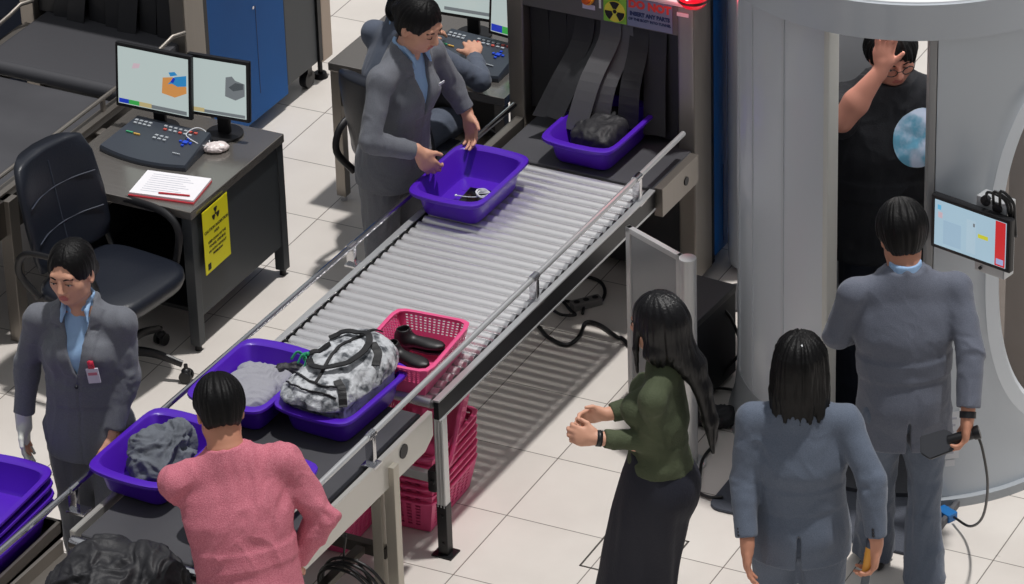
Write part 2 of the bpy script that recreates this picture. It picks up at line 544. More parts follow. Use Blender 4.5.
# access hatch flush in the floor near the walkway
hx0, hx1, hy0, hy1 = .43, .76, -.22, .12
mb = MB()
for a in ((hx0, hx1, hy0, hy0+.007), (hx0, hx1, hy1-.007, hy1), (hx0, hx0+.007, hy0, hy1), (hx1-.007, hx1, hy0, hy1)):
    mb.box(*a, .0, .002)
tag(mb.build('trim_1', mat('hatch_edge', (70, 66, 62), .5)), kind='structure')

# ------------------------------------------------------------------ roller conveyor
def cvthing(name, label, cat, u=0, v=0, z=0, rot=0., group=None):
    return thing(name, label, cat, cv(u, v, z), CVA+rot, group)

U = .402           # half width
conv = cvthing('roller_conveyor', 'steel roller conveyor leading out of the scanner tunnel with black side beams', 'conveyor')
V0, V1 = -.375, 1.56
for i, s in enumerate((-1, 1)):
    mb = MB()
    mb.box(s*U-.012, s*U+.012, V0, V1, .642, .722, .004)
    mb.build('side_beam', mat('black_beam', (26, 27, 32), .35, .2), conv)
    mb = MB()
    mb.box(s*U-.014, s*U+.014, V0, V1, .722, .731, .003)
    mb.box(s*U-.015, s*U+.015, V0, V1, .634, .643, .003)
    mb.build('edge_profile', ALU, conv)
nr = 33; pitch = (V1-.02-(V0+.03))/(nr-1)
for i in range(nr):
    v = V0+.03+i*pitch
    mb = MB(); mb.cyl((-U+.028, v, .70), (U-.028, v, .70), .0270, n=24, bev=.003)
    mb.cyl((-U+.015, v, .70), (U-.015, v, .70), .008, n=8)
    mb.build('roller', ROLLER, conv, auto=True)
for u_ in (-1, 1):
    # leg at the near end, black foot
    for v in (V0+.03,):
        mb = MB(); x = u_*U
        mb.box(x-.02, x+.02, v-.02, v+.02, .22, .64, .004)
        for dx in (-.014, 0, .014): mb.box(x+dx-.0025, x+dx+.0025, v-.0225, v-.0195, .23, .63)
        lg = mb.build('leg', ALU, conv)
        mb = MB(); mb.box(x-.022, x+.022, v-.022, v+.022, .004, .24, .003); mb.box(x-.045, x+.045, v-.04, v+.04, 0, .008, .002)
        mb.cyl((x, v-.026, .19), (x, v-.02, .19), .008, n=8); mb.cyl((x, v-.026, .06), (x, v-.02, .06), .008, n=8)
        mb.build('foot', BLACKM, lg)
mb = MB(); mb.box(-U, U, V0+.015, V0+.045, .33, .37, .004); mb.build('cross_bar', ALU, conv)
mb = MB(); mb.box(U-.05, U-.015, V0-.005, V0+.055, .30, .40, .01); mb.cyl((U-.03, V0-.015, .35), (U-.03, V0, .35), .012); mb.build('clamp', BLACKP, conv)

# guard rails on both sides, carried on short brackets
for s, lab in ((1, 'long chrome guard rail on the walkway side of the roller conveyor'), (-1, 'long chrome guard rail on the desk side of the roller conveyor')):
    z = .835 if s > 0 else .80; uu = .385 if s > 0 else -.435
    g = cvthing('guard_rail', lab, 'rail')
    mb = MB(); uq = lambda v: uu if s > 0 else -.4915+.052*(v+2.9)/4.8
    mb.tube([(uq(-2.9), -2.9, z), (uq(-.5), -.5, z), (uq(1.8), 1.80, z), (uq(1.9), 1.90, z-.0)], .0125, n=10, res=1)
    mb.build('tube', CHROME if s < 0 else ALU, g, auto=True)
    for v in ((1.45, .50, -.86, -1.9) if s > 0 else (1.2, .47, -1.62, -2.5)):
        ub, uu_ = uq(v), uu
        mb = MB(); mb.box(ub-.018, ub+.018, v-.012, v+.012, .715 if v > -.5 else .70, z, .003)
        mb.box(ub-.03 if s > 0 else ub-.02, ub+.03 if s > 0 else ub+.06, v-.03, v+.03, .700 if v < -.5 else .716, .712 if v < -.5 else .724, .002)
        mb.cyl((ub, v-.025, z), (ub, v+.025, z), .017, n=12)
        mb.build('bracket', CHROME, g, auto=True)

# infeed belt between tunnel and rollers
fe = cvthing('outfeed_belt', 'short black belt section between the scanner tunnel and the rollers', 'conveyor belt')
mb = MB(); mb.box(-.385, .385, 1.60, 2.9, .66, .712, .012, seg=3); mb.build('belt', BELT, fe)
for s in (-1, 1):
    mb = MB(); x = s*.425
    mb.box(x-.02, x+.02, 1.57, 1.925, .60, .735, .003)
    sp = mb.build('side_plate', STEEL, fe)
    mb = MB(); mb.cyl((x+.02*s, 1.80, .665), (x+.024*s, 1.80, .665), .02); mb.build('bore', BLACKM, sp)

# ------------------------------------------------------------------ near belt table
tb = cvthing('belt_table', 'stainless belt table at the near end holding the purple trays', 'table')
B0, B1 = -1.78, -.44
mb = MB(); mb.box(-.37, .37, B0+.03, B1, .655, .698, .01, seg=3); mb.build('belt', BELT, tb)
for s in (-1, 1):
    x = s*.40
    mb = MB()
    pts = [(B0+.02, .56), (B1-.05, .56), (B1+.02, .60), (B1+.02, .71), (B0+.02, .71)]
    Mx = Matrix(((0, 0, 1, 0), (1, 0, 0, 0), (0, 1, 0, 0), (0, 0, 0, 1)))
    mb.prism(pts, x-.012, x+.012, Mx, bev=.003)
    sp = mb.build('side_panel', mat('satin_steel', (196, 194, 188), .28, .5), tb)
    if s > 0:
        mb = MB(); mb.cyl((x+.012, B1-.22, .66), (x+.016, B1-.22, .66), .03, n=20); mb.build('hand_hole', BLACKM, sp)
mb = MB(); mb.cyl((-.39, B0, .675), (.39, B0, .675), .028, n=24, bev=.003); mb.build('end_roller', CHROME, tb, auto=True)
mb = MB(); mb.box(-.42, .42, -3.0, B0-.035, .62, .645, .004); mb.box(-.42, -.405, -3.0, B0-.035, .645, .70, .002); mb.box(.405, .42, -3.0, B0-.035, .645, .70, .002)
mb.build('steel_tray', STEEL, tb)
for s in (-1, 1):
    for v in (-.76, -1.62):
        mb = MB(); x = s*.38
        mb.box(x-.055, x-.008, v-.022, v+.022, 0, .62, .004); mb.box(x+.008, x+.055, v-.022, v+.022, 0, .655 if s > 0 else .62, .004)
        mb.build('leg', mat('pale_steel', (186, 180, 168), .38, .5), tb)
mb = MB(); mb.box(-.38, .38, -.78, -.74, .22, .27, .004); mb.build('cross_bar', STEEL_D, tb)
for a in (.26, -.30):
    mb = MB(); mb.box(a, a+.04, -1.6, -.8, .24, .27, .004); mb.build('rail_bar', STEEL_D, tb)

# ------------------------------------------------------------------ baggage scanners
def xray(label, dx, dy, front):
    t = thing('baggage_scanner', label, 'x-ray machine', (CVX+dx-.055, dy, -.0), CVA)
    w = .455; yf = 1.985
    o0, o1 = -w+.08, w-.08       # opening
    for s in (-1, 1):
        mb = MB(); a, b = (o1, w) if s > 0 else (-w, o0)
        mb.box(a, b, yf, yf+.17, .055, 1.395, .012, seg=3)
        mb.build('column', STEEL, t)
        mb = MB(); mb.box(s*w-.012*s-.006, s*w-.012*s+.006, yf+.17, yf+.205, .06, 1.395); mb.build('joint_gap', BLACKM, t)
    mb = MB(); mb.box(o0, o1, yf+.005, yf+.17, 1.25, 1.395, .004); hd = mb.build('header', mat('header_grey', (104, 102, 102), .5, .3), t)
    mb = MB(); mb.box(-w, w, yf-.004, yf+.19, 1.393, 1.415, .01); mb.build('top_cover', mat('cover_white', (214, 212, 214), .5), t)
    # dark tunnel walls
    mb = MB()
    mb.box(o0-.01, o0+.004, yf+.1, yf+1.2, .64, 1.25); mb.box(o1-.004, o1+.01, yf+.1, yf+1.2, .64, 1.25)
    mb.box(o0, o1, yf+.16, yf+1.2, 1.245, 1.26); mb.box(o0, o1, yf+1.19, yf+1.2, .6, 1.25)
    mb.build('tunnel', BLACKP, t)
    mb = MB(); mb.box(o0, o1, yf+.04, yf+.17, .06, .62); mb.build('void_panel', mat('void_shade', (30, 31, 36), .5), t)  # dark panel put in for the shaded void under the belt
    # body
    y0, y1, y2, y3 = yf+.205, yf+.88, yf+1.17, yf+1.30
    mb = MB(); mb.box(-w+.01, w-.01, y0, y1, .08, 1.62, .006); mb.build('side_cabinet', BLUEP, t)
    mb = MB(); mb.box(-w+.012, w-.012, y0-.004, y0+.02, .07, 1.60, .004); mb.build('edge_strip', STEEL_D, t)
    mb = MB(); mb.box(-w+.012, w-.012, y1+.004, y2, .12, 1.62, .006); mb.build('rear_cabinet', GREYP, t)
    for s in (-1, 1):
        mb = MB(); a, b = (w-.09, w) if s > 0 else (-w, -w+.09)
        mb.box(a, b, y2+.03, y3, .10, 1.43, .02, seg=3); mb.build('rear_column', mat('rear_steel', (168, 154, 142), .4, .7), t)
        mb = MB(); mb.box(s*w-.02, s*w+.0, y2+.0, y2+.03, .12, 1.43); mb.build('rear_gap', BLACKM, t)
        for yy in (y2-.05,):
            mb = MB(); mb.cyl((s*(w-.07), yy, .045), (s*(w-.03), yy, .045), .045, n=20, bev=.006); mb.box(s*(w-.05)-.02, s*(w-.05)+.02, yy-.02, yy+.02, .06, .13); mb.build('wheel', BLACKP, t, auto=True)
        mb = MB(); mb.cyl((s*(w-.045), y3-.06, .02), (s*(w-.045), y3-.06, .12), .012, n=12); mb.cyl((s*(w-.045), y3-.06, 0), (s*(w-.045), y3-.06, .025), .038, .03, n=20); mb.build('levelling_foot', BLACKM, t, auto=True)
        mb = MB(); mb.cyl((s*(w-.045), yf+.08, 0), (s*(w-.045), yf+.08, .06), .03, n=16); mb.build('levelling_foot', BLACKM, t, auto=True)
    # door seams on the blue side
    for (ya, yb, za, zb) in ((y0+.42, y0+.424, .2, .66), (y0+.1, y0+.104, .12, .5)):
        mb = MB(); mb.box(w-.011, w-.0085, ya, yb, za, zb); mb.build('door_seam', mat('seam_dark', (10, 40, 90), .5), t)
    mb = MB(); mb.cyl((w-.011, y0+.40, .66), (w-.006, y0+.40, .66), .008, n=12); mb.build('door_lock', CHROME, t)
    # curtain strips
    CM = mat('lead_rubber', (38, 38, 41), .5, bump=(9, .25)); CM2 = mat('lead_rubber_pale', (88, 88, 90), .42, bump=(9, .25))  # second tone: paler, smoother rubber for two of the strips
    def strip(path, wd, m, tw=0.):
        P = smooth_path(path, 5); mb = MB(); R = []
        for i, p in enumerate(P):
            q = P[min(i+1, len(P)-1)]-P[max(i-1, 0)]; q.normalize()
            f = i/(len(P)-1); sd = Vector((math.cos(tw*f), math.sin(tw*f), 0)); nn = sd.cross(q).normalized()*.0025; sd = sd*wd/2
            R.append([p-sd-nn, p+sd-nn, p+sd+nn, p-sd+nn])
        mb.rings(R); return mb.build('curtain_strip', m, t, recalc=True)
    zt = 1.25
    if front:
        for k, x in enumerate((-.325, -.24, -.155)):
            strip([(x, yf+.06+.01*k, zt), (x+.003, yf+.06, 1.0), (x+.01*k, yf+.05-.01*k, .74)], .09, CM, .1*k)
        strip([(.33, yf+.07, zt), (.325, yf+.06, 1.0), (.32, yf+.02, .73)], .085, CM, -.15)
        strip([(.25, yf+.06, zt), (.25, yf+.03, 1.0), (.27, yf-.02, .76)], .10, CM, .2)
        # the strips pushed out over the tray
        strip([(-.09, yf+.05, zt), (-.10, yf+.02, 1.12), (-.15, yf-.08, .97), (-.20, yf-.17, .82)], .095, CM, .1)
        strip([(-.03, yf+.06, zt), (-.05, yf+.03, 1.12), (-.10, yf-.09, .97), (-.14, yf-.18, .83)], .09, CM, -.2)
        strip([(.04, yf+.04, zt), (.035, yf+.02, 1.15), (.00, yf-.10, 1.0), (-.03, yf-.19, .80)], .10, CM2, .05)
        strip([(.10, yf+.05, zt), (.10, yf+.03, 1.12), (.07, yf-.07, .98), (.05, yf-.12, .80)], .08, CM2, .25)
        strip([(.17, yf+.06, zt), (.17, yf+.03, 1.12), (.17, yf-.05, .98), (.17, yf-.08, .80)], .09, CM, .3)
        # controls and notices on the header
        X = Vector((1, 0, 0)); Z = Vector((0, 0, 1)); Yn = Vector((0, -1, 0))
        fy = yf+.003
        def plate(x0, x1, z0, z1, m, nm, th=.002, par=None, off=0.):
            mb = MB(); mb.box(x0, x1, fy-th-off, fy-off, z0-.035, z1-.035); return mb.build(nm, m, par or t)
        plate(-.325, -.24, 1.40, 1.425, mat('label_grey', (130, 130, 134), .5), 'label')
        plate(-.165, -.155, 1.36, 1.425, WHITEP, 'label'); plate(-.13, -.095, 1.37, 1.385, WHITEP, 'label'); plate(-.14, -.11, 1.40, 1.41, WHITEP, 'label')
        mb = MB(); mb.cyl((-.048, fy, 1.35), (-.048, fy-.022, 1.35), .028, n=24, bev=.003); b_ = mb.build('stop_button', mat('button_yellow', (245, 170, 30), .35), t, auto=True)
        mb = MB(); mb.cyl((-.048, fy-.02, 1.35), (-.048, fy-.04, 1.35), .02, .017, n=24, bev=.003); mb.build('button_cap', mat('button_orange', (214, 92, 20), .35), b_, auto=True)
        plate(-.08, -.02, 1.33, 1.352, mat('label_lilac', (196, 190, 214), .5), 'label')
        plate(.0, .010, 1.345, 1.40, WHITEP, 'label')
        YG = mat('notice_green', (130, 190, 60), .5); YL = mat('notice_yellow', (228, 218, 70), .5); BK = mat('ink_black', (18, 18, 20), .6)
        r_ = plate(.022, .132, 1.292, 1.426, YG, 'radiation_notice')
        cx, cz = .077, 1.31
        mb = MB(); mb.cyl((cx, fy-.0025, cz), (cx, fy-.004, cz), .05, n=32); mb.build('disc', YL, r_)
        mb = MB()
        for k in range(3):
            a0 = math.radians(60+120*k); pts = []
            for j in range(7): a = a0+math.radians(60)*j/6; pts.append((cx+.047*math.cos(a), cz+.047*math.sin(a)))
            for j in range(6, -1, -1): a = a0+math.radians(60)*j/6; pts.append((cx+.014*math.cos(a), cz+.014*math.sin(a)))
            mb.prism(pts, 0, .0015, basis((0, fy-.0055, 0), X, Z, Yn) )
        mb.cyl((cx, fy-.004, cz), (cx, fy-.0062, cz), .009, n=16)
        mb.build('trefoil', BK, r_)
        text_part('RADIATION', .017, BK, r_, basis((cx, fy-.003, 1.383), X, Z, Yn), bold=.0006)
        text_part('SAFETY', .014, BK, r_, basis((cx, fy-.003, 1.369), X, Z, Yn), bold=.0006)
        w_ = plate(.136, .352, 1.292, 1.426, mat('notice_grey_blue', (120, 130, 158), .5), 'warning_notice')
        RD = mat('ink_red', (214, 62, 54), .5); NB = mat('ink_navy', (26, 44, 92), .5)
        text_part('DO NOT', .050, RD, w_, basis((.244, fy-.003, 1.362), X, Z, Yn), bold=.0028, squash=1.0)
        text_part('INSERT ANY PARTS', .026, NB, w_, basis((.244, fy-.003, 1.317), X, Z, Yn), bold=.0014, squash=.85)
        text_part('OF THE BODY INTO TUNNEL', .017, NB, w_, basis((.244, fy-.003, 1.291), X, Z, Yn), bold=.0006, squash=.9)
        plate(.375, .43, 1.385, 1.402, WHITEP, 'label', off=.003)
    else:
        for k in range(8):
            x = -.325+k*.093
            strip([(x, yf+.06+.012*(k % 2), zt), (x, yf+.055, 1.0), (x+.01*math.sin(k*2.), yf+.04-.02*(k % 3), .735)], .094, CM, .12*math.sin(k*1.7))
    return t
m1 = xray('brown steel tunnel x-ray machine with a tray coming out through its lead curtain', 0, 0, True)
m2 = xray('blue sided tunnel x-ray machine behind the left monitors', -2.55, 0, False)
# red beacon on the corner of the front machine
bc = thing('warning_beacon', 'glowing red warning beacon on the corner of the x-ray machine', 'beacon', cv(.375, 2.03, 1.415), CVA)
mb = MB(); mb.cyl((0, 0, 0), (0, 0, .012), .068, n=28); mb.build('base', mat('beacon_base', (60, 20, 24), .4), bc, auto=True)
RL = mat('red_lens', (214, 18, 44), .15, emit=((255, 20, 50), .45), coat=.5)
mb = MB(); mb.ball((0, 0, .012), (.066, .066, .055), n=28); mb.build('lens', RL, bc, smooth=True)
mb = MB(); mb.ball((0, -.056, .028), (.010, .010, .010), n=12); mb.build('bulb', mat('bulb_hot', (255, 190, 190), .3, emit=((255, 150, 150), 5)), bc, smooth=True)
bl = bpy.data.lights.new('beacon_lamp', 'POINT'); bl.energy = .6; bl.color = (1, .08, .12); bl.shadow_soft_size = .03
o = bpy.data.objects.new('beacon_lamp', bl); COL.objects.link(o); o.parent = bc; o.location = (.0, -.12, .05)

# ------------------------------------------------------------------ left machine's belt
lb = thing('infeed_conveyor', 'wide black belt conveyor of the left x-ray machine', 'conveyor', (CVX-2.55, 0, 0), CVA)
mb = MB(); mb.box(-.39, .36, 1.50, 3.0, .67, .735, .02, seg=4)
mb.cyl((-.39, 1.50, .70), (.36, 1.50, .70), .036, n=24)
mb.build('upper_belt', mat('belt_grey', (66, 66, 70), .55, bump=(40, .1)), lb, auto=True)
mb = MB()
for k in range(5): mb.cyl((-.425, 1.49+.035*k, .715), (-.395, 1.49+.035*k, .715), .012, n=10)
mb.build('drive_knurl', CHROME, lb, auto=True)
mb = MB(); mb.box(-.39, .36, -2.2, 1.46, .62, .675, .01); mb.build('lower_belt', BELT, lb)
for s in (-1, 1):
    x = .405 if s > 0 else -.43
    mb = MB(); mb.box(x-.035, x+.035, -2.2, 1.925, .53, .70, .004)
    mb.build('side_beam', STEEL_D, lb)
    mb = MB(); mb.box(x-.045 if s > 0 else x-.01, x+.01 if s > 0 else x+.045, -2.2, 1.925, .70, .712, .002); mb.build('top_lip', STEEL, lb)
    for v in (.45, -1.4):
        mb = MB(); mb.box(x-.0 if s > 0 else x-.06, x+.06 if s > 0 else x, v-.035, v+.035, 0, .70, .004); lg = mb.build('leg', STEEL, lb)
mb = MB(); mb.box(.44, .49, .98, 1.12, .60, .665, .006); mb.box(.44, .475, 1.14, 1.20, .585, .69, .01); mb.build('latch', STEEL, lb)
for s in (-1, 1):
    g = thing('guard_rail', 'thin steel guard rail beside the desk along the left black belt' if s > 0 else 'thin steel guard rail at the far side of the left belt, top left corner', 'rail', (CVX-2.55, 0, 0), CVA)
    x = .385 if s > 0 else -.44
    mb = MB(); mb.tube([(x, -2.2, .775), (x, 1.5, .775), (x, 1.80, .80), (x+.02, 1.87, .83), (x+.05, 1.93, .83)], .010, n=10, res=1); mb.build('tube', STEEL, g, auto=True)
    for v in (-.6, .7, 1.3):
        mb = MB(); mb.box(x-.008, x+.008, v-.01, v+.01, .70, .775); mb.build('bracket', STEEL, g)

ec = thing('equipment_cabinet', 'dark slate cabinet beyond the left belt, top left corner', 'cabinet', (-4.35, 2.6, 0), CVA)
mb = MB(); mb.box(-.60, .66, -.75, .8, .06, 1.3, .01); mb.build('case', mat('slate_panel', (62, 68, 84), .5), ec)
mb = MB(); mb.box(-.56, .62, -.71, .76, 0, .06); mb.build('plinth', BLACKM, ec)
# ------------------------------------------------------------------ desks
def desk(label, x0, x1, y0, y1, h, panel=True, group=None):
    t = thing('steel_desk', label, 'desk', ((x0+x1)/2, (y0+y1)/2, 0), CVA*.6)
    w, d = (x1-x0)/2, (y1-y0)/2
    mb = MB(); mb.box(-w, w, -d, d, h-.04, h, .004); mb.build('desktop', mat('desk_steel', (150, 145, 140), .20, .7, bump=(40, .05, (.05, 1, 1))), t)
    D = mat('desk_panel', (52, 56, 60), .5)
    for sx in (-1, 1):
        for sy in (-1, 1):
            mb = MB(); x = sx*(w-.03); y = sy*(d-.03)
            mb.box(x-.024, x+.024, y-.024, y+.024, .03, h-.04, .003)
            lg = mb.build('leg', D if panel else STEEL, t)
            mb = MB(); mb.cyl((x, y, 0), (x, y, .035), .016, .012, n=14); mb.build('foot', CHROME if not panel else BLACKM, lg, auto=True)
    if panel:
        mb = MB(); mb.box(w-.03, w-.012, -d+.03, d-.03, .16, h-.04, .002); mb.build('side_panel', D, t)
        mb = MB(); mb.box(-w+.012, -w+.03, -d+.03, d-.03, .16, h-.04, .002); mb.build('side_panel', D, t)
        mb = MB(); mb.box(-w+.03, w-.03, d-.03, d-.012, .10, h-.04, .002); mb.build('back_panel', mat('panel_black', (24, 25, 28), .5), t)
        mb = MB(); mb.box(-w+.03, w-.03, -d+.05, d-.05, .17, .19, .002); mb.build('shelf', mat('panel_black', (24, 25, 28), .5), t)
    else:
        mb = MB(); mb.box(-w+.05, w-.02, -d+.02, -d+.035, h-.22, h-.04, .002); mb.box(-.0, w-.03, -d+.035, -d+.05, .2, h-.2, .002); mb.build('apron', STEEL_D, t)
    return t
desk('dark steel desk with yellow radiation notice beside the left officer', -2.535, -1.79, .64, 1.44, .70)
desk('steel topped desk with bare metal legs behind the conveyor officer', -1.92, -1.02, 2.10, 2.95, .715, False)

# radiation notice on the desk side
rn = thing('radiation_notice', 'yellow radiation warning sheet stuck on the side of the desk', 'sign', (-1.782, .70, .56), 0)
YEL = mat('sheet_yellow', (236, 226, 20), .5); BK = mat('ink_black', (18, 18, 20), .6)
mb = MB(); mb.box(-.001, .0015, -.0, .215, -.20, .105); sh = mb.build('sheet', YEL, rn)
Yv, Zv, Xv = Vector((0, 1, 0)), Vector((0, 0, 1)), Vector((1, 0, 0))
mb = MB()
for k in range(3):
    a0 = math.radians(60+120*k); pts = []
    for j in range(6): a = a0+math.radians(60)*j/5; pts.append((.11+.031*math.cos(a), .055+.031*math.sin(a)))
    for j in range(5, -1, -1): a = a0+math.radians(60)*j/5; pts.append((.11+.009*math.cos(a), .055+.009*math.sin(a)))
    mb.prism(pts, .0016, .0028, basis((0, 0, 0), Yv, Zv, Xv))
mb.cyl((.0016, .11, .055), (.0028, .11, .055), .006, n=12)
mb.build('trefoil', BK, rn)
for k, (s_, z_, sz) in enumerate((('CAUTION RADIATION', -.002, .020), ('AREA', -.026, .018), ('KEEP CLEAR OF THE', -.058, .0165), ('TUNNEL OPENING', -.080, .0165), ('NO ENTRY WITHOUT', -.104, .015), ('PERMISSION', -.124, .015))):
    text_part(s_, sz, BK, rn, basis((.002, .11, z_), Yv, Zv, Xv), bold=.0002)
mb = MB(); mb.prism([(.02, -.185), (.045, -.185), (.045, -.155), (.02, -.155)], .0016, .0026, basis((0, 0, 0), Yv, Zv, Xv)); mb.build('emblem', BK, rn)

# ------------------------------------------------------------------ monitors
def monitor(label, loc, ang, w, h, tilt, scr, stand=True, mount=False, bezel=.014):
    t = thing('monitor', label, 'monitor', loc, ang)
    R = Matrix.Translation((0, 0, h/2+.10 if stand else 0)) @ Matrix.Rotation(tilt, 4, 'X')
    mb = MB(); mb.box(-w/2, w/2, -.012, .012, -h/2, h/2, .006, M=R); mb.box(-w/2+.05, w/2-.05, .01, .03, -h/2+.05, h/2-.04, .01, M=R)
    mb.build('housing', BLACKP, t)
    X = R.to_3x3() @ Vector((1, 0, 0)); Z = R.to_3x3() @ Vector((0, 0, 1)); Y = R.to_3x3() @ Vector((0, -1, 0)); O = R @ Vector((0, -.0125, 0))
    sw, sh = w/2-bezel, h/2-bezel*1.15
    def rect(x0, x1, y0, y1, m, nm, d=0., par=None):
        mb = MB(); mb.prism([(x0, y0), (x1, y0), (x1, y1), (x0, y1)], d, d+.0008, basis(O, X, Z, Y)); return mb.build(nm, m, par or t)
    s_ = rect(-sw, sw, -sh, sh, scr['bg'], 'screen')
    for it in scr['items']:
        if it[0] == 'r': rect(it[1]*sw, it[2]*sw, it[3]*sh, it[4]*sh, it[5], 'screen_graphic', .001+it[6]*.0006 if len(it) > 6 else .001, s_)
        else:
            mb = MB(); mb.prism([(a*sw, b*sh) for a, b in it[1]], .001+it[3]*.0006, .0016+it[3]*.0006, basis(O, X, Z, Y)); mb.build('screen_graphic', it[2], s_)
    if stand:
        mb = MB(); mb.box(-.03, .03, .012, .035, .01, h*.5+.08, .008); mb.build('neck', BLACKP, t)
        mb = MB(); mb.cyl((0, .02, 0), (0, .02, .012), .085, n=32, bev=.004); mb.build('base', BLACKP, t, auto=True)
    return t
def em(name, rgb, s=.75): return mat(name, tuple(int(c*.35) for c in rgb), .25, emit=(rgb, s))
S_W = em('screen_pale', (196, 210, 208)); S_B = em('screen_blue', (30, 60, 190)); S_G = em('screen_green', (60, 170, 80)); S_O = em('screen_orange', (216, 150, 84))
S_C = em('screen_cyan', (50, 140, 200)); S_K = em('screen_grey', (120, 126, 130)); S_K2 = em('screen_dark', (80, 86, 90)); S_R = em('screen_red', (214, 48, 52)); S_P = em('screen_pink', (214, 190, 200)); S_S = em('screen_sky', (178, 208, 226)); S_T = em('screen_sand', (196, 180, 130)); S_Y = em('screen_yellow', (216, 214, 60))
bagA = [('p', [(.25, -.35), (.62, -.42), (.95, -.20), (.95, .02), (.55, .28), (.28, .2)], S_O, 0), ('p', [(.42, .0), (.62, .30), (.95, .42), (.95, .05), (.70, -.02), (.55, .05)], S_C, 1), ('p', [(.45, .42), (.62, .48), (.70, .38), (.5, .3)], S_C, 1), ('p', [(.5, .1), (.58, .28), (.64, .24), (.58, .08)], S_B, 2),
        ('r', -.98, -.70, -.97, -.82, S_B), ('r', -.70, -.40, -.97, -.82, S_G), ('r', -.40, -.05, -.97, -.82, S_T), ('r', -.05, .95, -.97, -.84, S_K), ('p', [(-.60, .30), (-.40, .36), (-.36, .52), (-.55, .5)], S_P, 0)]
bagB = [('p', [(.25, -.25), (.62, -.35), (.95, -.15), (.95, .3), (.62, .38), (.5, .52), (.28, .45)], S_K, 0), ('p', [(.38, .1), (.62, .30), (.9, .3), (.9, .1), (.55, -.02)], S_K2, 1),
        ('r', -.95, -.50, -.97, -.82, S_T), ('r', -.50, .95, -.97, -.86, S_K)]
monitor('left screen of the pair on the dark desk, colour x-ray picture', (-2.31, 1.24, .70), math.radians(0), .385, .30, math.radians(-6), dict(bg=S_W, items=bagA))
monitor('right screen of the pair on the dark desk, grey x-ray picture', (-2.02, 1.305, .70), math.radians(4), .30, .285, math.radians(-6), dict(bg=S_W, items=bagB))
monitor('pale screen left of the pair behind the seated officer', (-1.44, 2.60, .715), math.radians(3), .38, .30, math.radians(-6), dict(bg=S_W, items=[('r', -.7, .6, -.9, -.78, S_K), ('r', .8, .95, -.92, -.86, S_G)]))
monitor('screen with blue and green strip beside the x-ray machine column', (-1.12, 2.48, .715), math.radians(-8), .34, .30, math.radians(-6), dict(bg=S_W, items=[('r', -.98, -.60, -.97, -.72, S_B), ('r', -.60, -.2, -.97, -.72, S_G), ('r', -.2, .9, -.97, -.84, S_T)]))

# ------------------------------------------------------------------ operator consoles
def console(label, loc, ang):
    t = thing('control_console', label, 'control keyboard', loc, ang)
    w, d = .225, .13
    pts = []
    for i in range(13):
        f = i/12; x = -w+2*w*f; pts.append((x, -d-.035*(1-(2*f-1)**2)))
    pts += [(w*.86, d), (-w*.86, d)]
    mb = MB()
    lo = [Vector((x, y, .002)) for x, y in pts]; hi = [Vector((x*.98, y*.97, .03+.035*(y+d)/(2*d))) for x, y in pts]
    mid = [Vector((x, y, .018+.035*(y+d)/(2*d))) for x, y in pts]
    mb.rings([lo, mid, hi]); mb.build('case', mat('console_case', (56, 62, 72), .4), t, recalc=True)
    def zz(y): return .031+.035*(y+d)/(2*d)
    cols = [(.8, WHITEP)]
    KB = mat('key_grey', (170, 176, 182), .5); KR = mat('key_red', (200, 90, 80), .5); KG = mat('key_green', (70, 170, 120), .5); KBl = mat('key_blue', (40, 80, 210), .4)
    def key(x, y, m, w_=.008, h_=.006):
        mb = MB(); mb.box(x-w_, x+w_, y-h_, y+h_, zz(y)-.002, zz(y)+.006, .002); mb.build('key', m, t)
    for k in range(4): key(-.17+k*.024, .09, KB); key(-.165+k*.024, .07, KB)
    for k in range(7): key(-.02+k*.026, .095, KR if k in (5, 6) else KB)
    for k in range(6): key(-.01+k*.026, .073, KB if k % 3 else KR)
    for k in range(3): key(-.02+k*.026, .02, KB); key(-.02+k*.026, .0, KB)
    mb = MB()
    key(-.15, 0, KG, .018, .004); key(-.11, -.003, mat('key_amber', (214, 170, 80), .5), .016, .004)
    key(.13, .02, KBl, .012, .012); key(.13, .045, KBl, .006, .006); key(.13, -.005, KBl, .006, .006); key(.105, .02, KBl, .006, .006); key(.155, .02, KBl, .006, .006)
    key(.14, -.07, KB, .02, .003)
    mb.bm.free()
    return t
console('control console in front of the two monitors on the dark desk', (-2.22, 1.09, .70), math.radians(-3))
console('control console under the seated officer\'s hand', (-1.33, 2.38, .715), math.radians(-6))
# mouse-like bag and cable beside the left console
t = thing('power_adapter', 'crumpled white plastic wrapped adapter beside the left console', 'adapter', (-1.985, 1.165, .70), .3)
F = Field((-.09, -.07, -.01), (.09, .07, .06), .004)
F.ell((0, 0, .018), (.055, .034, .018)).ell((.03, .02, .02), (.035, .02, .016), k=.02)
F.mesh('wrap', mat('plastic_wrap', (226, 214, 212), .3), t, noise=folds(.005, 50, 50, 3))
mb = MB(); mb.tube([(-.02, .02, .03), (-.05, .07, .06), (-.09, .06, .08), (-.12, .0, .075), (-.06, -.03, .05), (-.02, -.02, .035)], .0025, n=6); mb.build('lead', WHITEP, t, smooth=True)
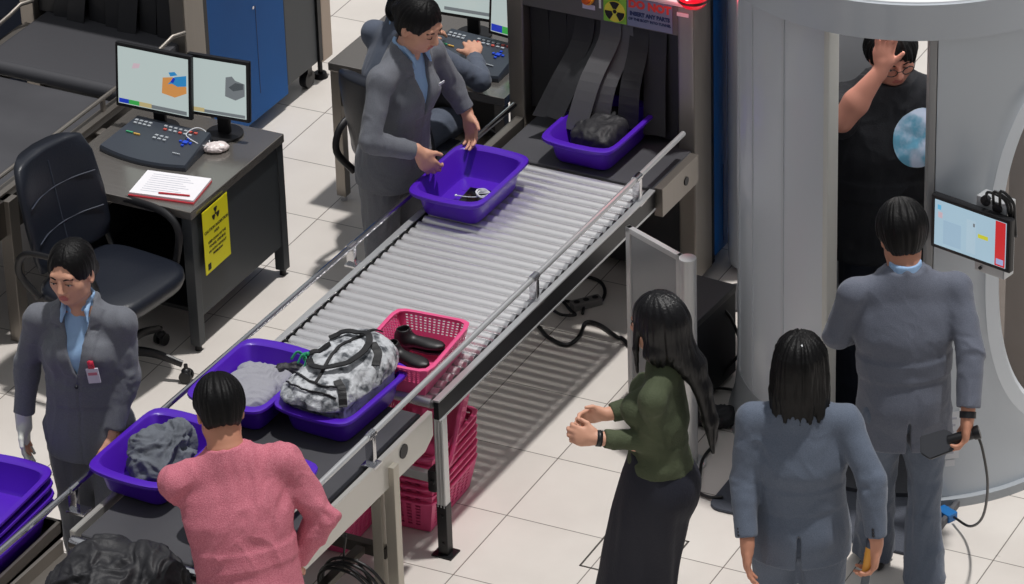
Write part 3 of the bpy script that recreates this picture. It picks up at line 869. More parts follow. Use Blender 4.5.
# papers
t = thing('paper_stack', 'white sheets on a red folder on the corner of the dark desk', 'papers', (-1.985, .79, .70), math.radians(8))
mb = MB(); mb.box(-.152, .15, -.112, .105, 0, .006); mb.build('folder', mat('folder_red', (196, 50, 62), .5), t)
mb = MB(); mb.box(-.15, .148, -.105, .105, .0065, .016); mb.build('sheets', PAPER, t)
mb = MB()
for k in range(9): mb.box(-.11, .09-.02*(k % 3), -.075+k*.019, -.072+k*.019, .0162, .0166)
mb.build('printed_lines', mat('print_grey', (176, 178, 190), .7), t)
mb = MB(); mb.cyl((-.02, -.085, .021), (.12, -.075, .021), .004, n=8); mb.build('pen', mat('pen_red', (190, 40, 52), .4), t)

# ------------------------------------------------------------------ chairs
def chair(label, x, y, ang, chrome=False, group=None):
    t = thing('office_chair', label, 'chair', (x, y, 0), ang)   # faces +X
    BM = CHROME if chrome else BLACKP
    for k in range(5):
        a = 2*PI*k/5+.35; r = .30
        mb = MB(); mb.tube([(0, 0, .12), (r*.5*math.cos(a), r*.5*math.sin(a), .125), (r*.95*math.cos(a), r*.95*math.sin(a), .085)], .026, n=10, r_end=.017, flat=.7)
        lg = mb.build('base_arm', BM, t, auto=True)
        cx, cy = r*math.cos(a), r*math.sin(a); tx, ty = -math.sin(a), math.cos(a)
        mb = MB()
        for s in (-1, 1): mb.cyl((cx+tx*.008*s, cy+ty*.008*s, .028), (cx+tx*.026*s, cy+ty*.026*s, .028), .028, n=18, bev=.004)
        mb.cyl((cx, cy, .03), (cx, cy, .085), .009, n=8); mb.ball((cx, cy, .048), (.022, .022, .02), n=10)
        mb.build('caster', BLACKP, lg, auto=True)
    mb = MB(); mb.cyl((0, 0, .09), (0, 0, .30), .03, n=16); mb.cyl((0, 0, .28), (0, 0, .42), .018, n=14); mb.build('gas_lift', BLACKM, t, auto=True)
    # seat cushion: loft of rounded squares
    def sq(w, d, z, cx=0., n=40, pw=4.):
        R = []
        for i in range(n):
            a = 2*PI*i/n; c, s = math.cos(a), math.sin(a); R.append(Vector((cx+d*math.copysign(abs(c)**(2/pw), c), w*math.copysign(abs(s)**(2/pw), s), z)))
        return R
    mb = MB(); mb.rings([sq(.20, .20, .405), sq(.255, .245, .415), sq(.265, .255, .445), sq(.262, .252, .475), sq(.235, .225, .492), sq(.12, .12, .488), sq(.02, .02, .486)]); mb.build('seat', LEATHER, t, recalc=True, smooth=True)
    mb = MB(); mb.rings([sq(.10, .12, .40), sq(.10, .12, .415)]); mb.build('seat_plate', BLACKM, t, recalc=True)
    # backrest
    N = 14; R = []
    L_ = [(z, w) for z, w in ((.53, .18), (.545, .225), (.60, .245), (.75, .25), (.92, .24), (1.0, .21), (1.015, .16))]
    def sec(z, w):
        x = -.25-.10*((z-.5)/.5)
        r = []
        for i in range(28):
            a = 2*PI*i/28; c, s = math.cos(a), math.sin(a)
            yy = w*math.copysign(abs(s)**(2/4.5), s); xx = .035*math.copysign(abs(c)**(2/2.5), c)
            r.append(Vector((x+xx+.06*(yy/.23)**2, yy, z)))
        return r
    mb = MB(); mb.rings([sec(z, w) for z, w in L_]); bk = mb.build('backrest', LEATHER, t, recalc=True, smooth=True)
    mb = MB()
    for z in (.68, .84):
        mb.tube([(-.25-.10*((z-.5)/.5)+.037+.06*(yy/.23)**2, yy, z) for yy in (-.21, -.12, -.04, .04, .12, .21)], .0035, n=6)
    mb.tube([(-.25-.10*((z-.5)/.5)+.036, .0, z) for z in (.56, .7, .84, .96)], .0035, n=6)
    mb.build('stitching', mat('stitch_blue', (50, 56, 70), .6), bk)
    mb = MB(); mb.tube([(-.05, 0, .40), (-.24, 0, .40), (-.31, 0, .46), (-.335, 0, .62)], .02, n=8, flat=.5); mb.build('back_bracket', BLACKM, t, smooth=True)
    for s in (-1, 1):
        mb = MB(); mb.tube([(-.20, s*.25, .44), (-.27, s*.285, .56), (-.22, s*.29, .665), (-.05, s*.29, .69), (.09, s*.285, .675), (.15, s*.28, .60), (.13, s*.262, .44)], .017, n=10, flat=.75)
        mb.build('armrest', BLACKP, t, auto=True)
    return t
chair('black leather chair with quilted back pushed toward the dark desk', -2.03, .345, math.radians(-8))
chair('black chair with chrome base under the seated officer', -1.29, 1.82, math.radians(78), True)
# ------------------------------------------------------------------ trays
def rrect(w, l, r, bow, z, n=72):
    # rounded rectangle, half width w (x), half length l (y); short ends bowed outwards
    pts = []
    for i in range(n):
        a = 2*PI*i/n
        # superellipse-like walk
        c, s = math.cos(a), math.sin(a); pw = 9.
        k = (abs(c)**pw+abs(s)**pw)**(-1/pw); x, y = c*k, s*k
        # true position
        X = x*w; Y = y*l
        if bow: Y += math.copysign(bow*(1-x*x), y)*(abs(y)**3)
        pts.append(Vector((X, Y, z)))
    return pts
def tray(label, loc, rot, group=None, tilt=0.):
    t = thing('purple_tray', label, 'tray', loc, 0, group); t.rotation_euler = (tilt, 0, rot)
    mb = MB()
    prof = [(.118, .175, 0, 0), (.128, .186, .002, .004), (.134, .192, .004, .014), (.152, .212, .010, .104), (.170, .240, .020, .108), (.179, .246, .022, .118), (.178, .245, .022, .128),
            (.172, .238, .020, .131), (.158, .212, .018, .130), (.153, .204, .016, .124), (.131, .184, .004, .022), (.122, .176, .002, .010), (.10, .16, 0, .008)]
    mb.rings([rrect(w, l, .03, b, z) for w, l, b, z in prof]); mb.build('shell', PURPLE, t, recalc=True, auto=True)
    mb = MB()
    for s in (-1, 1):
        for k in (-1, 1): mb.box(s*.06-.01, s*.06+.01, k*.09-.03, k*.09+.03, .0078, .0095, .001)
    mb.build('base_ribs', PURPLE, t)
    return t
TR = tray('purple tray with white earphones held by the standing officer at the rollers', (-.722, 1.155, .726), CVA)
dup(TR, (-.425, 1.83, .716), CVA-.02, 'purple tray coming out under the lead curtain')
dup(TR, (-.405, -.58, .702), -.07, 'purple tray under the silver patterned holdall')
dup(TR, (-.766, -.64, .702), -.02, 'purple tray with the flat grey garment, at the desk side of the belt table')
dup(TR, (-.832, -1.27, .707), None, 'purple tray with the crumpled dark grey jacket', rot=(0, .03, -.04))
dup(TR, (-.375, -1.37, .700), -.02, 'purple tray half hidden behind the man in pink, nearest the walkway')
# stacks on the dark cart
ct = thing('tray_cart', 'low dark metal cart carrying the stacked purple trays', 'cart', (-1.52, -1.75, 0))
mb = MB(); mb.box(-.36, .30, -.62, .36, .40, .43, .004); mb.build('shelf', mat('cart_dark', (40, 36, 36), .5), ct)
for (a, b, c, d) in ((.285, .30, -.62, .36), (-.36, -.345, -.62, .36)):
    mb = MB(); mb.box(a, b, c, d, .40, .475, .002); mb.build('side_lip', STEEL, ct)
mb = MB(); mb.box(-.36, .30, .345, .36, .40, .475, .002); mb.build('end_lip', STEEL_D, ct)
for sx in (-.34, .28):
    for sy in (-.58, .33):
        mb = MB(); mb.box(sx-.015, sx+.015, sy-.015, sy+.015, .05, .41, .003); lg = mb.build('leg', STEEL_D, ct)
        mb = MB(); mb.cyl((sx-.012, sy, .028), (sx+.012, sy, .028), .028, n=16, bev=.003); mb.build('caster', BLACKP, lg, auto=True)
names4 = ['bottom', 'second from bottom', 'second from top', 'topmost']
for k in range(4):
    dup(TR, (-1.40, -1.63, .432+k*.046), .0+.01*k, f'{names4[k]} tray of the low purple stack on the dark cart')
n8 = ['lowest', 'second lowest', 'third lowest', 'fourth lowest', 'fifth lowest', 'sixth lowest', 'second highest', 'highest']
for k in range(8):
    dup(TR, (-1.585, -2.08, .432+k*.036), .01*k-.03, f'{n8[k]} tray of the tall purple stack at the left frame edge')

# ------------------------------------------------------------------ pink baskets
def lattice_wall(mb, P, nx, nz, solid_bottom=2, solid_top=2):
    # P(u,v) -> point, u,v in 0..1; square holes
    U_ = []; 
    def cuts(n, bar):
        c = [0]
        for i in range(n):
            c += [(i+bar)/n+.0, (i+1)/n]
        c[-1] = 1; return c
    us = [0]; 
    for i in range(nx): us += [(i+.45)/nx, (i+1.)/nx]
    vs = [0]
    for j in range(nz): vs += [(j+.5)/nz, (j+1.)/nz]
    V_ = [[mb.bm.verts.new(P(u*.94+.03 if 0 < i < len(us)-1 else u, v)) for j, v in enumerate(vs)] for i, u in enumerate(us)]
    for i in range(len(us)-1):
        for j in range(len(vs)-1):
            hole = i % 2 == 1 and j % 2 == 1 and j//2 >= solid_bottom and j//2 < nz-solid_top and 0 < i//2+1 < nx
            if not hole: mb.bm.faces.new((V_[i][j], V_[i+1][j], V_[i+1][j+1], V_[i][j+1]))
def basket(label, loc, rot, w=.155, l=.215, h=.13, group=None, slots=False):
    t = thing('pink_basket', label, 'basket', loc, 0, group); t.rotation_euler = rot if hasattr(rot, '__len__') else (0, 0, rot)
    wb, lb_ = w*.82, l*.86
    mb = MB()
    def c(u, v, a, b):
        k = v
        p = Vector(a[0]).lerp(Vector(a[1]), u); q = Vector(b[0]).lerp(Vector(b[1]), u); return p.lerp(q, v)
    cb = [(-wb, -lb_, .0), (wb, -lb_, .0), (wb, lb_, .0), (-wb, lb_, .0)]; ctp = [(-w, -l, h), (w, -l, h), (w, l, h), (-w, l, h)]
    for i in range(4):
        j = (i+1) % 4; n = 14 if i % 2 == 0 else 19
        if slots: lattice_wall(mb, lambda u, v: c(u, v, (cb[i], cb[j]), (ctp[i], ctp[j])), n//2, 9, 1, 1)
        else: lattice_wall(mb, lambda u, v: c(u, v, (cb[i], cb[j]), (ctp[i], ctp[j])), n, 12, 5, 1)
    # floor
    N = 8
    V_ = [[mb.bm.verts.new((-wb+2*wb*i/N, -lb_+2*lb_*j/N, 0)) for j in range(N+1)] for i in range(N+1)]
    for i in range(N):
        for j in range(N): mb.bm.faces.new((V_[i][j], V_[i+1][j], V_[i+1][j+1], V_[i][j+1]))
    bmesh.ops.remove_doubles(mb.bm, verts=mb.bm.verts[:], dist=.0005)
    bmesh.ops.recalc_face_normals(mb.bm, faces=mb.bm.faces[:])
    o = mb.build('mesh_wall', PINK, t); m = o.modifiers.new('s', 'SOLIDIFY'); m.thickness = .004; m.offset = 0
    mb = MB()
    R = [rrect(w-.003, l-.003, .02, 0, h-.004, 48), rrect(w+.006, l+.006, .02, 0, h-.008, 48), rrect(w+.014, l+.014, .02, 0, h-.004, 48), rrect(w+.014, l+.014, .02, 0, h+.003, 48), rrect(w+.004, l+.004, .02, 0, h+.006, 48), rrect(w-.003, l-.003, .02, 0, h+.003, 48)]
    mb.rings(R+[R[0]], False, False); bmesh.ops.remove_doubles(mb.bm, verts=mb.bm.verts[:], dist=.0003)
    mb.build('rim', PINK, t, recalc=True, auto=True)
    return t
BK1 = basket('pink mesh basket with black shoes on the rollers', (-.295, -.19, .726), .055, l=.205)
BK2 = basket('slotted pink basket, bottom of the stack under the rollers', (-.36, -.06, .004), .03, w=.158, l=.215, h=.15, slots=True)
pn = ['second from the bottom', 'third from the bottom', 'fourth from the bottom', 'fifth from the bottom', 'sixth from the bottom', 'top upright one']
for k in range(6):
    dup(BK2, (-.36+.003*(k % 2), -.06+.002*k, .004+.034*(k+1)), .03, f'slotted pink basket in the stack under the rollers, {pn[k]}')
dup(BK2, (-.345, .07, .375), None, 'pink basket tipped on its side on top of the stack under the rollers', rot=(math.radians(58), 0, .05))
dup(BK2, (-.60, -.34, .004), None, 'pink basket lying on the floor behind the near conveyor leg', rot=(0, 0, .03))

# ------------------------------------------------------------------ shoes
def shoe(label, loc, rot, heel=True):
    t = thing('black_shoe', label, 'shoe', loc, 0); t.rotation_euler = rot; t.scale = (.86, .84, .86)
    F = Field((-.06, -.16, -.01), (.06, .15, .16), .004)
    F.loft((0, -.13, .03), (0, .12, .03), (1, 0, 0), [0, .15, .4, .7, .9, 1], [.026, .033, .032, .042, .036, .012], [.03, .034, .03, .024, .018, .01], k=.0)
    F.cone((0, -.08, .03), (0, -.09, .075), .034, .036, k=.03)
    F.cone((0, -.09, .065), (0, -.095, .14), .026, .030, mode='s', k=.008)
    F.mesh('upper', mat('shoe_black', (24, 22, 24), .45), t, smooth=1)
    mb = MB(); mb.prism([(-.028, -.125), (.028, -.125), (.03, -.04), (.04, .04), (.03, .11), (0, .13), (-.03, .11), (-.04, .04), (-.03, -.04)], -.004, .006); 
    if heel: mb.box(-.026, .026, -.125, -.065, -.03, .0, .004)
    mb.build('sole', BLACKP, t)
    return t
shoe('black shoe in the pink basket, the one nearer the holdall', (-.30, -.22, .762), (0, .1, -1.75))
shoe('black shoe in the pink basket, the one against the far perforated end wall', (-.31, -.09, .762), (.0, 0, -1.5))

# ------------------------------------------------------------------ holdall
hb = thing('holdall_bag', 'silver grey patterned holdall with black straps lying in a purple tray', 'bag', (-.408, -.572, .715), 0)
hb.rotation_euler = (0, 0, math.radians(-6))
SILV = mat('silver_fabric', (196, 199, 203), .6, .0, bump=(60, .6), var=(20, (70, 74, 80), .47, .64))
F = Field((-.22, -.36, -.02), (.22, .34, .34), .005)
F.loft((0, -.27, .12), (0, .27, .15), (1, 0, 0), [0, .06, .2, .5, .8, .94, 1], [.08, .125, .145, .155, .145, .12, .07], [.06, .10, .115, .125, .115, .09, .05], k=0, pw=2.6)
F.ell((.02, .05, .18), (.12, .17, .09), k=.06).ell((-.05, -.16, .12), (.10, .10, .09), k=.04)
def bagnoise(co, vn):
    n = fbm(co*np.array([14, 14, 14])+4, 3, 3); r = 1-np.abs(n)*3.2
    return .008*(r-.4)+.014*fbm(co*5., 2, 8)
def bagfit(co):
    k = np.clip((.150-co[:, 2])/.03, 0, 1)      # the lower part is held by the tray walls
    co = co.copy()
    for a, lim in ((0, .128), (1, .178)): co[:, a] = co[:, a]*(1-k)+np.clip(co[:, a], -lim, lim)*k
    return co
bag = F.mesh('body', SILV, hb, smooth=2, noise=bagnoise, fn=bagfit)
def surf(x, y, dz=0.):
    # height of the bag at x,y
    hit = bag.data; best = None
    P = SURF; d = (P[:, 0]-x)**2+(P[:, 1]-y)**2
    m = d < .012**2
    return float(P[m, 2].max())+dz if m.any() else .12+dz
SURF = np.empty(len(bag.data.vertices)*3, np.float32); bag.data.vertices.foreach_get('co', SURF); SURF = SURF.reshape(-1, 3)
STR = mat('strap_black', (26, 26, 28), .6, bump=(150, .2))
def strapline(pts, name, wd, th=.35, dz=.004, m=STR, lift=None):
    P = smooth_path([(a, b, 0) for a, b in pts], 6); Q = []
    for i, p in enumerate(P):
        f = i/(len(P)-1); Q.append((p.x, p.y, surf(p.x, p.y, dz)+(lift(f) if lift else 0)))
    mb = MB(); N = len(Q)
    # ribbon lying on the surface
    R = []
    for i in range(N):
        a = Vector(Q[max(i-1, 0)]); b = Vector(Q[min(i+1, N-1)]); tng = (b-a).normalized()
        sd = tng.cross(Vector((0, 0, 1))).normalized()*wd/2; n_ = sd.cross(tng).normalized()*.003
        c = Vector(Q[i]); R.append([c-sd-n_, c+sd-n_, c+sd+n_, c-sd+n_])
    mb.rings(R); return mb.build(name, m, hb, recalc=True)
strapline([(.02, -.20), (.0, -.10), (-.01, 0), (.0, .12), (.02, .26)], 'zip', .012, dz=.002)
strapline([(-.10, -.16), (-.03, -.19), (.06, -.20), (.12, -.16)], 'seam', .008, dz=.001)
# webbing handles: one loop lifted, one fallen to the walkway side
strapline([(-.10, -.07), (-.04, -.13), (.04, -.12), (.10, -.04), (.09, .07), (.03, .13), (-.05, .12), (-.10, .07)], 'handle', .026, dz=.008, lift=lambda f: .018*math.sin(PI*f))
strapline([(.085, -.15), (.12, -.17), (.145, -.20)], 'strap_end', .032, dz=.005)
strapline([(-.12, -.20), (-.05, -.235), (.04, -.235), (.12, -.21)], 'piping', .006, dz=.002)
strapline([(.085, .10), (.13, .07), (.15, .02)], 'strap_end', .032, dz=.005)
strapline([(-.13, -.05), (-.10, -.02), (-.06, .02)], 'strap_end', .026, dz=.004)
mb = MB()
for k in range(3): mb.tube([(-.125, -.06, .235), (-.15+.02*k, -.075, .26-.01*k), (-.165+.03*k, -.10, .235-.01*k)], .007, n=6, flat=.4)
mb.tube([(-.125, -.06, .22), (-.135, -.055, .24), (-.115, -.05, .25)], .009, n=6)
mb.build('green_ribbon', mat('ribbon_green', (44, 150, 110), .5), hb, smooth=True)

# ------------------------------------------------------------------ clothes in trays
def heap(name, label, cat, loc, rot, size, m, seed, amp=.03, fr=9., res=.006, lumps=4, cuff=None, sm=2):
    t = thing(name, label, cat, loc, rot)
    sx, sy, sz = size
    F = Field((-sx-.05, -sy-.05, -.02), (sx+.05, sy+.05, sz+.08), res)
    rnd = random.Random(seed)
    F.ell((0, 0, sz*.3), (sx*.9, sy*.9, sz*.55))
    for k in range(lumps):
        a = rnd.uniform(0, 2*PI); r = rnd.uniform(.3, .6)
        F.ell((sx*r*math.cos(a), sy*r*math.sin(a), sz*rnd.uniform(.35, .62)), (sx*rnd.uniform(.3, .5), sy*rnd.uniform(.3, .5), sz*rnd.uniform(.25, .4)), k=.04)
    for k in range(7):
        a = rnd.uniform(0, 2*PI); p = []
        for j in range(4):
            f = j/3-.5; p.append((sx*.7*math.cos(a)*f*1.6+rnd.uniform(-.03, .03), sy*.7*math.sin(a)*f*1.6+rnd.uniform(-.03, .03), sz*(.72-.9*f*f)))
        F.chain(p, [.016, .022, .02, .014], k=.02)
    def nz(co, vn):
        w = np.stack([fbm(co*6+1, 2, seed+1), fbm(co*6+5, 2, seed+2), fbm(co*6+9, 2, seed+3)], 1)
        n = fbm(co*np.array([fr, fr*.6, fr])+w*2.2, 3, seed); r = 1-np.abs(n)*4
        return amp*(r-.35)*.5
    o = F.mesh('cloth', m, t, smooth=sm, noise=nz)
    return t
DG = mat('jacket_dark_grey', (104, 109, 118), .85, bump=(90, .3), var=(14, (84, 88, 96), .35, .7))
heap('crumpled_jacket', 'crumpled dark grey jacket in a purple tray', 'jacket', (-.825, -1.26, .716), .3, (.135, .175, .20), DG, 11, amp=.050, fr=10, sm=1)
BC = mat('coat_black', (34, 34, 38), .6, bump=(60, .3))
heap('black_coat', 'black coat heaped on the steel tray at the near end', 'coat', (-.55, -2.05, .650), .5, (.29, .26, .27), BC, 23, amp=.040, fr=5.5, lumps=6)
# collar roll of the coat is part of the heap; flat grey garment in the desk-side tray
t = thing('folded_garment', 'flat light grey sweater folded in the tray beside the holdall', 'garment', (-.775, -.66, .712), 0)
F = Field((-.16, -.22, -.01), (.16, .22, .13), .005)
F.loft((0, -.17, .045), (0, .17, .06), (1, 0, 0), [0, .1, .5, .9, 1], [.10, .115, .12, .115, .10], [.02, .035, .042, .035, .02], pw=3., k=0)
F.ell((.04, -.05, .08), (.08, .10, .03), k=.03)
F.mesh('cloth', mat('knit_grey', (150, 150, 158), .85, bump=(120, .3)), t, smooth=1, noise=folds(.010, 12, 12, 3))
t = thing('dark_glove', 'small crumpled black garment at the far end of the grey sweater tray', 'garment', (-.70, -.50, .73), .4)
F = Field((-.09, -.07, -.01), (.09, .07, .10), .004)
F.ell((0, 0, .04), (.065, .035, .045)).ell((.04, .01, .06), (.03, .03, .03))
F.mesh('cloth', BC, t, smooth=1, noise=folds(.012, 22, 22, 5))
# phone / wallet and earphones in the officer's tray
t = thing('tablet_phone', 'flat black phone lying in the held purple tray', 'phone', (-.69, 1.13, .735), .06)
mb = MB(); mb.box(-.065, .065, -.10, .11, 0, .012, .004); mb.build('case', BLACKP, t)
mb = MB(); mb.box(-.060, .060, -.095, .105, .012, .0125); mb.build('screen', mat('phone_glass', (14, 14, 18), .1), t)
t = thing('earphones', 'white coiled earphones on the black phone', 'earphones', (-.66, 1.17, .752), 0)
rnd = random.Random(4); pts = []
for k in range(26):
    a = k*1.15; r = .022+.018*rnd.random(); pts.append((r*math.cos(a), .8*r*math.sin(a), .006+.022*rnd.random()))
mb = MB(); mb.tube([(-.115, -.035, .0), (-.06, -.03, .002), (-.02, -.02, .006)]+pts+[(.03, .03, .01), (.045, .015, .004)], .0022, n=6, res=5); mb.build('cord', WHITEP, t, smooth=True)
for p in ((-.118, -.036, 0), (.047, .014, .004)):
    mb = MB(); mb.ball(p, (.006, .007, .006), n=10); mb.build('earbud', WHITEP, t, smooth=True)
t = thing('tray_shade', 'dark lump standing in for the shadow in the tray under the lead curtain', 'bag', (-.43, 1.86, .728), 0)  # only shadow fills this tray; a dark lump is put in for it
F = Field((-.15, -.20, -.01), (.15, .2, .17), .006)
F.loft((0, -.15, .06), (0, .15, .07), (1, 0, 0), [0, .1, .5, .9, 1], [.08, .10, .11, .10, .08], [.03, .055, .065, .055, .03], pw=3, k=0)
F.mesh('body', BC, t, smooth=1, noise=folds(.010, 12, 12, 9))
# ------------------------------------------------------------------ body scanner
sc = thing('body_scanner', 'round walk-through body scanner with grey curved walls', 'body scanner', (1.17, 1.41, 0), 0)
SHELL = mat('scanner_grey', (204, 209, 215), .35, coat=.3)
SHELL_L = mat('scanner_light', (214, 220, 226), .32, coat=.3)
INNER = mat('scanner_inner', (120, 122, 126), .4)
def arc_wall(name, a0, a1, r0, r1, z0, z1, m, par=sc, n=64, flare=0.):
    mb = MB(); R = []
    zs = [z0, z0+.03, z0+.10, z0+.22, z1] if flare else [z0, z1]
    for i in range(n+1):
        a = math.radians(a0+(a1-a0)*i/n); c, s = math.cos(a), math.sin(a); ring = []
        for z in zs:
            f = flare*max(0, 1-(z-z0)/.22)**2 if flare else 0
            ring.append(Vector((c*(r1+f), s*(r1+f), z)))
        for z in reversed(zs): ring.append(Vector((c*r0, s*r0, z)))
        R.append(ring)
    mb.rings(R); return mb.build(name, m, par, recalc=True, auto=True)
lw = arc_wall('left_wall', 112, 262.5, .65, .70, .03, 2.12, SHELL)
arc_wall('inner_lining', 112, 261, .635, .65, .03, 2.10, INNER, lw)
arc_wall('base_skirt', 112, 262.5, .66, .702, 0, .26, mat('skirt_grey', (160, 165, 170), .4), lw, flare=.040)
for a in (264,):
    mb = MB(); c, s = math.cos(math.radians(a)), math.sin(math.radians(a)); M_ = Matrix.Translation((c*.675, s*.675, 0)) @ Matrix.Rotation(math.radians(a), 4, 'Z')
    mb.box(-.045, .04, -.012, .012, .03, 2.12, .008, M=M_); mb.build('edge_strip', mat('edge_pale', (206, 206, 200), .45), lw)
# vertical mouldings on the left wall
for a in (196, 214, 228, 246):
    arc_wall('moulding', a-.5, a+.5, .698, .705, .27, 2.1, mat('moulding_grey', (196, 200, 205), .35), lw, n=2)
# right wall with oval window: patch grid with the hole wrapped by rings
rw = thing_root = None
def wall_with_window(a0, a1, wa, wb, za, zb, z0, z1, r0, r1, m):
    ca, cz = (wa+wb)/2, (za+zb)/2; ha, hz = (wb-wa)/2, (zb-za)/2; n = 96
    def oval(k, i):
        t = 2*PI*i/n; c, s = math.cos(t), math.sin(t); p = 2/2.5
        return ca+ha*k*math.copysign(abs(c)**p, c), cz+(hz*k if k < 1 else hz+(k-1)*.45)*math.copysign(abs(s)**p, s)
    def rect(i):
        t = 2*PI*i/n; c, s = math.cos(t), math.sin(t); k = 1/max(abs(c), abs(s)); x, y = c*k, s*k
        xa = ca+(a1-ca)*x if x > 0 else ca+(ca-a0)*x; y_ = cz+(z1-cz)*y if y > 0 else cz+(cz-z0)*y
        return xa, y_
    loops = [[oval(1, i) for i in range(n)], [oval(1.12, i) for i in range(n)]]
    o2 = loops[-1]; rc = [rect(i) for i in range(n)]
    for k in range(1, 13):
        f = k/12; loops.append([(o2[i][0]*(1-f)+rc[i][0]*f, o2[i][1]*(1-f)+rc[i][1]*f) for i in range(n)])
    def P(az, r): a = math.radians(az[0]); return Vector((r*math.cos(a), r*math.sin(a), az[1]))
    mb = MB()
    outer = [[P(q, r1+(.012 if li < 2 else 0)) for q in lp] for li, lp in enumerate(loops)]
    inner = [[P(q, r0) for q in lp] for lp in loops]
    mb.rings([outer[0]]+outer[1:]+inner[::-1]+[outer[0]], False, False)
    bmesh.ops.remove_doubles(mb.bm, verts=mb.bm.verts[:], dist=.0002)
    o = mb.build('right_wall', m, sc, recalc=True, auto=True)
    # glass and rim
    mb = MB(); R = [[P(oval(k, i), r1-.02) for i in range(n)] for k in (1.01, .8, .6, .4, .2, .02)]
    mb.rings(R, False, True)
    g = mb.build('window_glass', glass('smoked_glass', (112, 102, 96), .3, .75), o, recalc=True, smooth=True)
    mb = MB(); A = [P(oval(1.12, i), r1+.014) for i in range(n)]; B = [P(oval(1.0, i), r1+.016) for i in range(n)]; C_ = [P(oval(.97, i), r1-.005) for i in range(n)]; D_ = [P(oval(1.12, i), r1-.005) for i in range(n)]
    mb.rings([A, B, C_, D_, A], False, False); bmesh.ops.remove_doubles(mb.bm, verts=mb.bm.verts[:], dist=.0002)
    mb.build('window_rim', SHELL_L, o, recalc=True, auto=True)
    return o
rw = wall_with_window(-61, 74, -41, 29, .30, 1.90, .03, 2.12, .70, .755, mat('scanner_pale', (192, 199, 206), .32, coat=.3))
arc_wall('base_skirt', -61, 74, .70, .782, 0, .04, mat('skirt_grey', (142, 146, 150), .4), rw)
M_ = Matrix.Translation((math.cos(math.radians(-62))*.722, math.sin(math.radians(-62))*.722, 0)) @ Matrix.Rotation(math.radians(-62), 4, 'Z')
mb = MB(); mb.box(-.045, .04, -.02, .01, .0, 2.12, .008, M=M_); mb.build('edge_strip', mat('edge_grey', (150, 150, 150), .4), rw)
# ring and cap
arc_wall('top_ring', 0, 359.9, .60, .785, 2.115, 2.265, mat('ring_grey', (186, 192, 199), .35, coat=.3), n=120)
mb = MB(); mb.cyl((0, 0, 2.2), (0, 0, 2.272), .77, n=96, bev=.006); mb.build('top_cap', mat('cap_white', (238, 240, 242), .5), sc, auto=True)
# floor platform and mat
mb = MB(); mb.cyl((0, 0, 0), (0, 0, .03), .70, n=64); mb.build('platform', mat('platform_dark', (58, 60, 66), .6, bump=(80, .2)), sc, auto=True)
# service label sheets on the right wall
def on_wall(az, z, w, h, m, name, par, off=.0):
    a = math.radians(az); c, s = math.cos(a), math.sin(a); M_ = basis((c*(.757+off), s*(.757+off), z), (-s, c, 0), (0, 0, 1), (c, s, 0))
    mb = MB(); mb.prism([(-w/2, -h/2), (w/2, -h/2), (w/2, h/2), (-w/2, h/2)], 0, .0015, M_); return mb.build(name, m, par)
LBL = mat('label_white', (214, 216, 220), .5)
lb1 = on_wall(-55, .33, .085, .22, LBL, 'service_label', rw)
lb2 = on_wall(-50.5, .40, .04, .12, LBL, 'service_label', rw)
lb3 = on_wall(-54.5, .20, .04, .03, LBL, 'service_label', rw)
for k in range(6): on_wall(-55, .41-.032*k, .06-.01*(k % 3), .010, mat('print_grey', (176, 178, 190), .7), 'printed_line', lb1, .0016)
on_wall(-56.5, .315, .02, .02, mat('print_dark', (120, 124, 134), .7), 'printed_line', lb1, .002)
# display with bracket
dm = thing('scanner_monitor', 'black framed touch screen with red strip mounted on the scanner wall', 'monitor', (1.722, .675, 1.345), math.radians(-14))
w, h = .375, .235
mb = MB(); mb.box(-w/2, w/2, -.015, .015, -h/2, h/2, .012, seg=3); mb.build('housing', BLACKP, dm)
O = Vector((0, -.0155, 0)); X, Z, Y = Vector((1, 0, 0)), Vector((0, 0, 1)), Vector((0, -1, 0)); sw, sh = w/2-.02, h/2-.018
def dr(x0, x1, y0, y1, m, nm, d, par):
    mb = MB(); mb.prism([(x0*sw, y0*sh), (x1*sw, y0*sh), (x1*sw, y1*sh), (x0*sw, y1*sh)], d, d+.0006, basis(O, X, Z, Y)); return mb.build(nm, m, par)
s_ = dr(-1, 1, -1, 1, em('screen_sky', (178, 208, 226), .85), 'screen', 0, dm)
dr(.70, .98, -.98, .98, S_R, 'screen_graphic', .0008, s_); dr(.74, .94, -.9, -.66, em('screen_lilac', (170, 180, 226)), 'screen_graphic', .0016, s_)
dr(.22, .50, -.05, .12, S_Y, 'screen_graphic', .0008, s_); dr(-.92, -.82, .6, .8, em('screen_mark', (110, 190, 230)), 'screen_graphic', .0008, s_); dr(-.9, -.78, .25, .5, S_P, 'screen_graphic', .0008, s_); dr(.08, .13, .35, .5, S_K, 'screen_graphic', .0008, s_)
dr(-.75, -.25, -.85, .2, em('screen_panel', (168, 198, 220)), 'screen_graphic', .0008, s_); dr(-.1, .15, -.85, .6, em('screen_panel2', (186, 212, 228)), 'screen_graphic', .0006, s_)
mb = MB(); mb.box(-.05, .05, .014, .14, -.05, .05, .006); mb.box(.0, .14, .02, .085, -.175, .155, .006); mb.build('mount_box', mat('mount_grey', (196, 198, 200), .35, .3), dm)
for (x, z) in ((.045, .145), (.10, .13)):
    mb = MB(); mb.cyl((x, .03, z), (x, .012, z), .022, n=18, bev=.003); mb.build('socket', BLACKP, dm, auto=True)
mb = MB(); mb.cyl((.03, .018, -.155), (.03, .012, -.155), .007, n=12); mb.build('screw', BLACKP, dm)
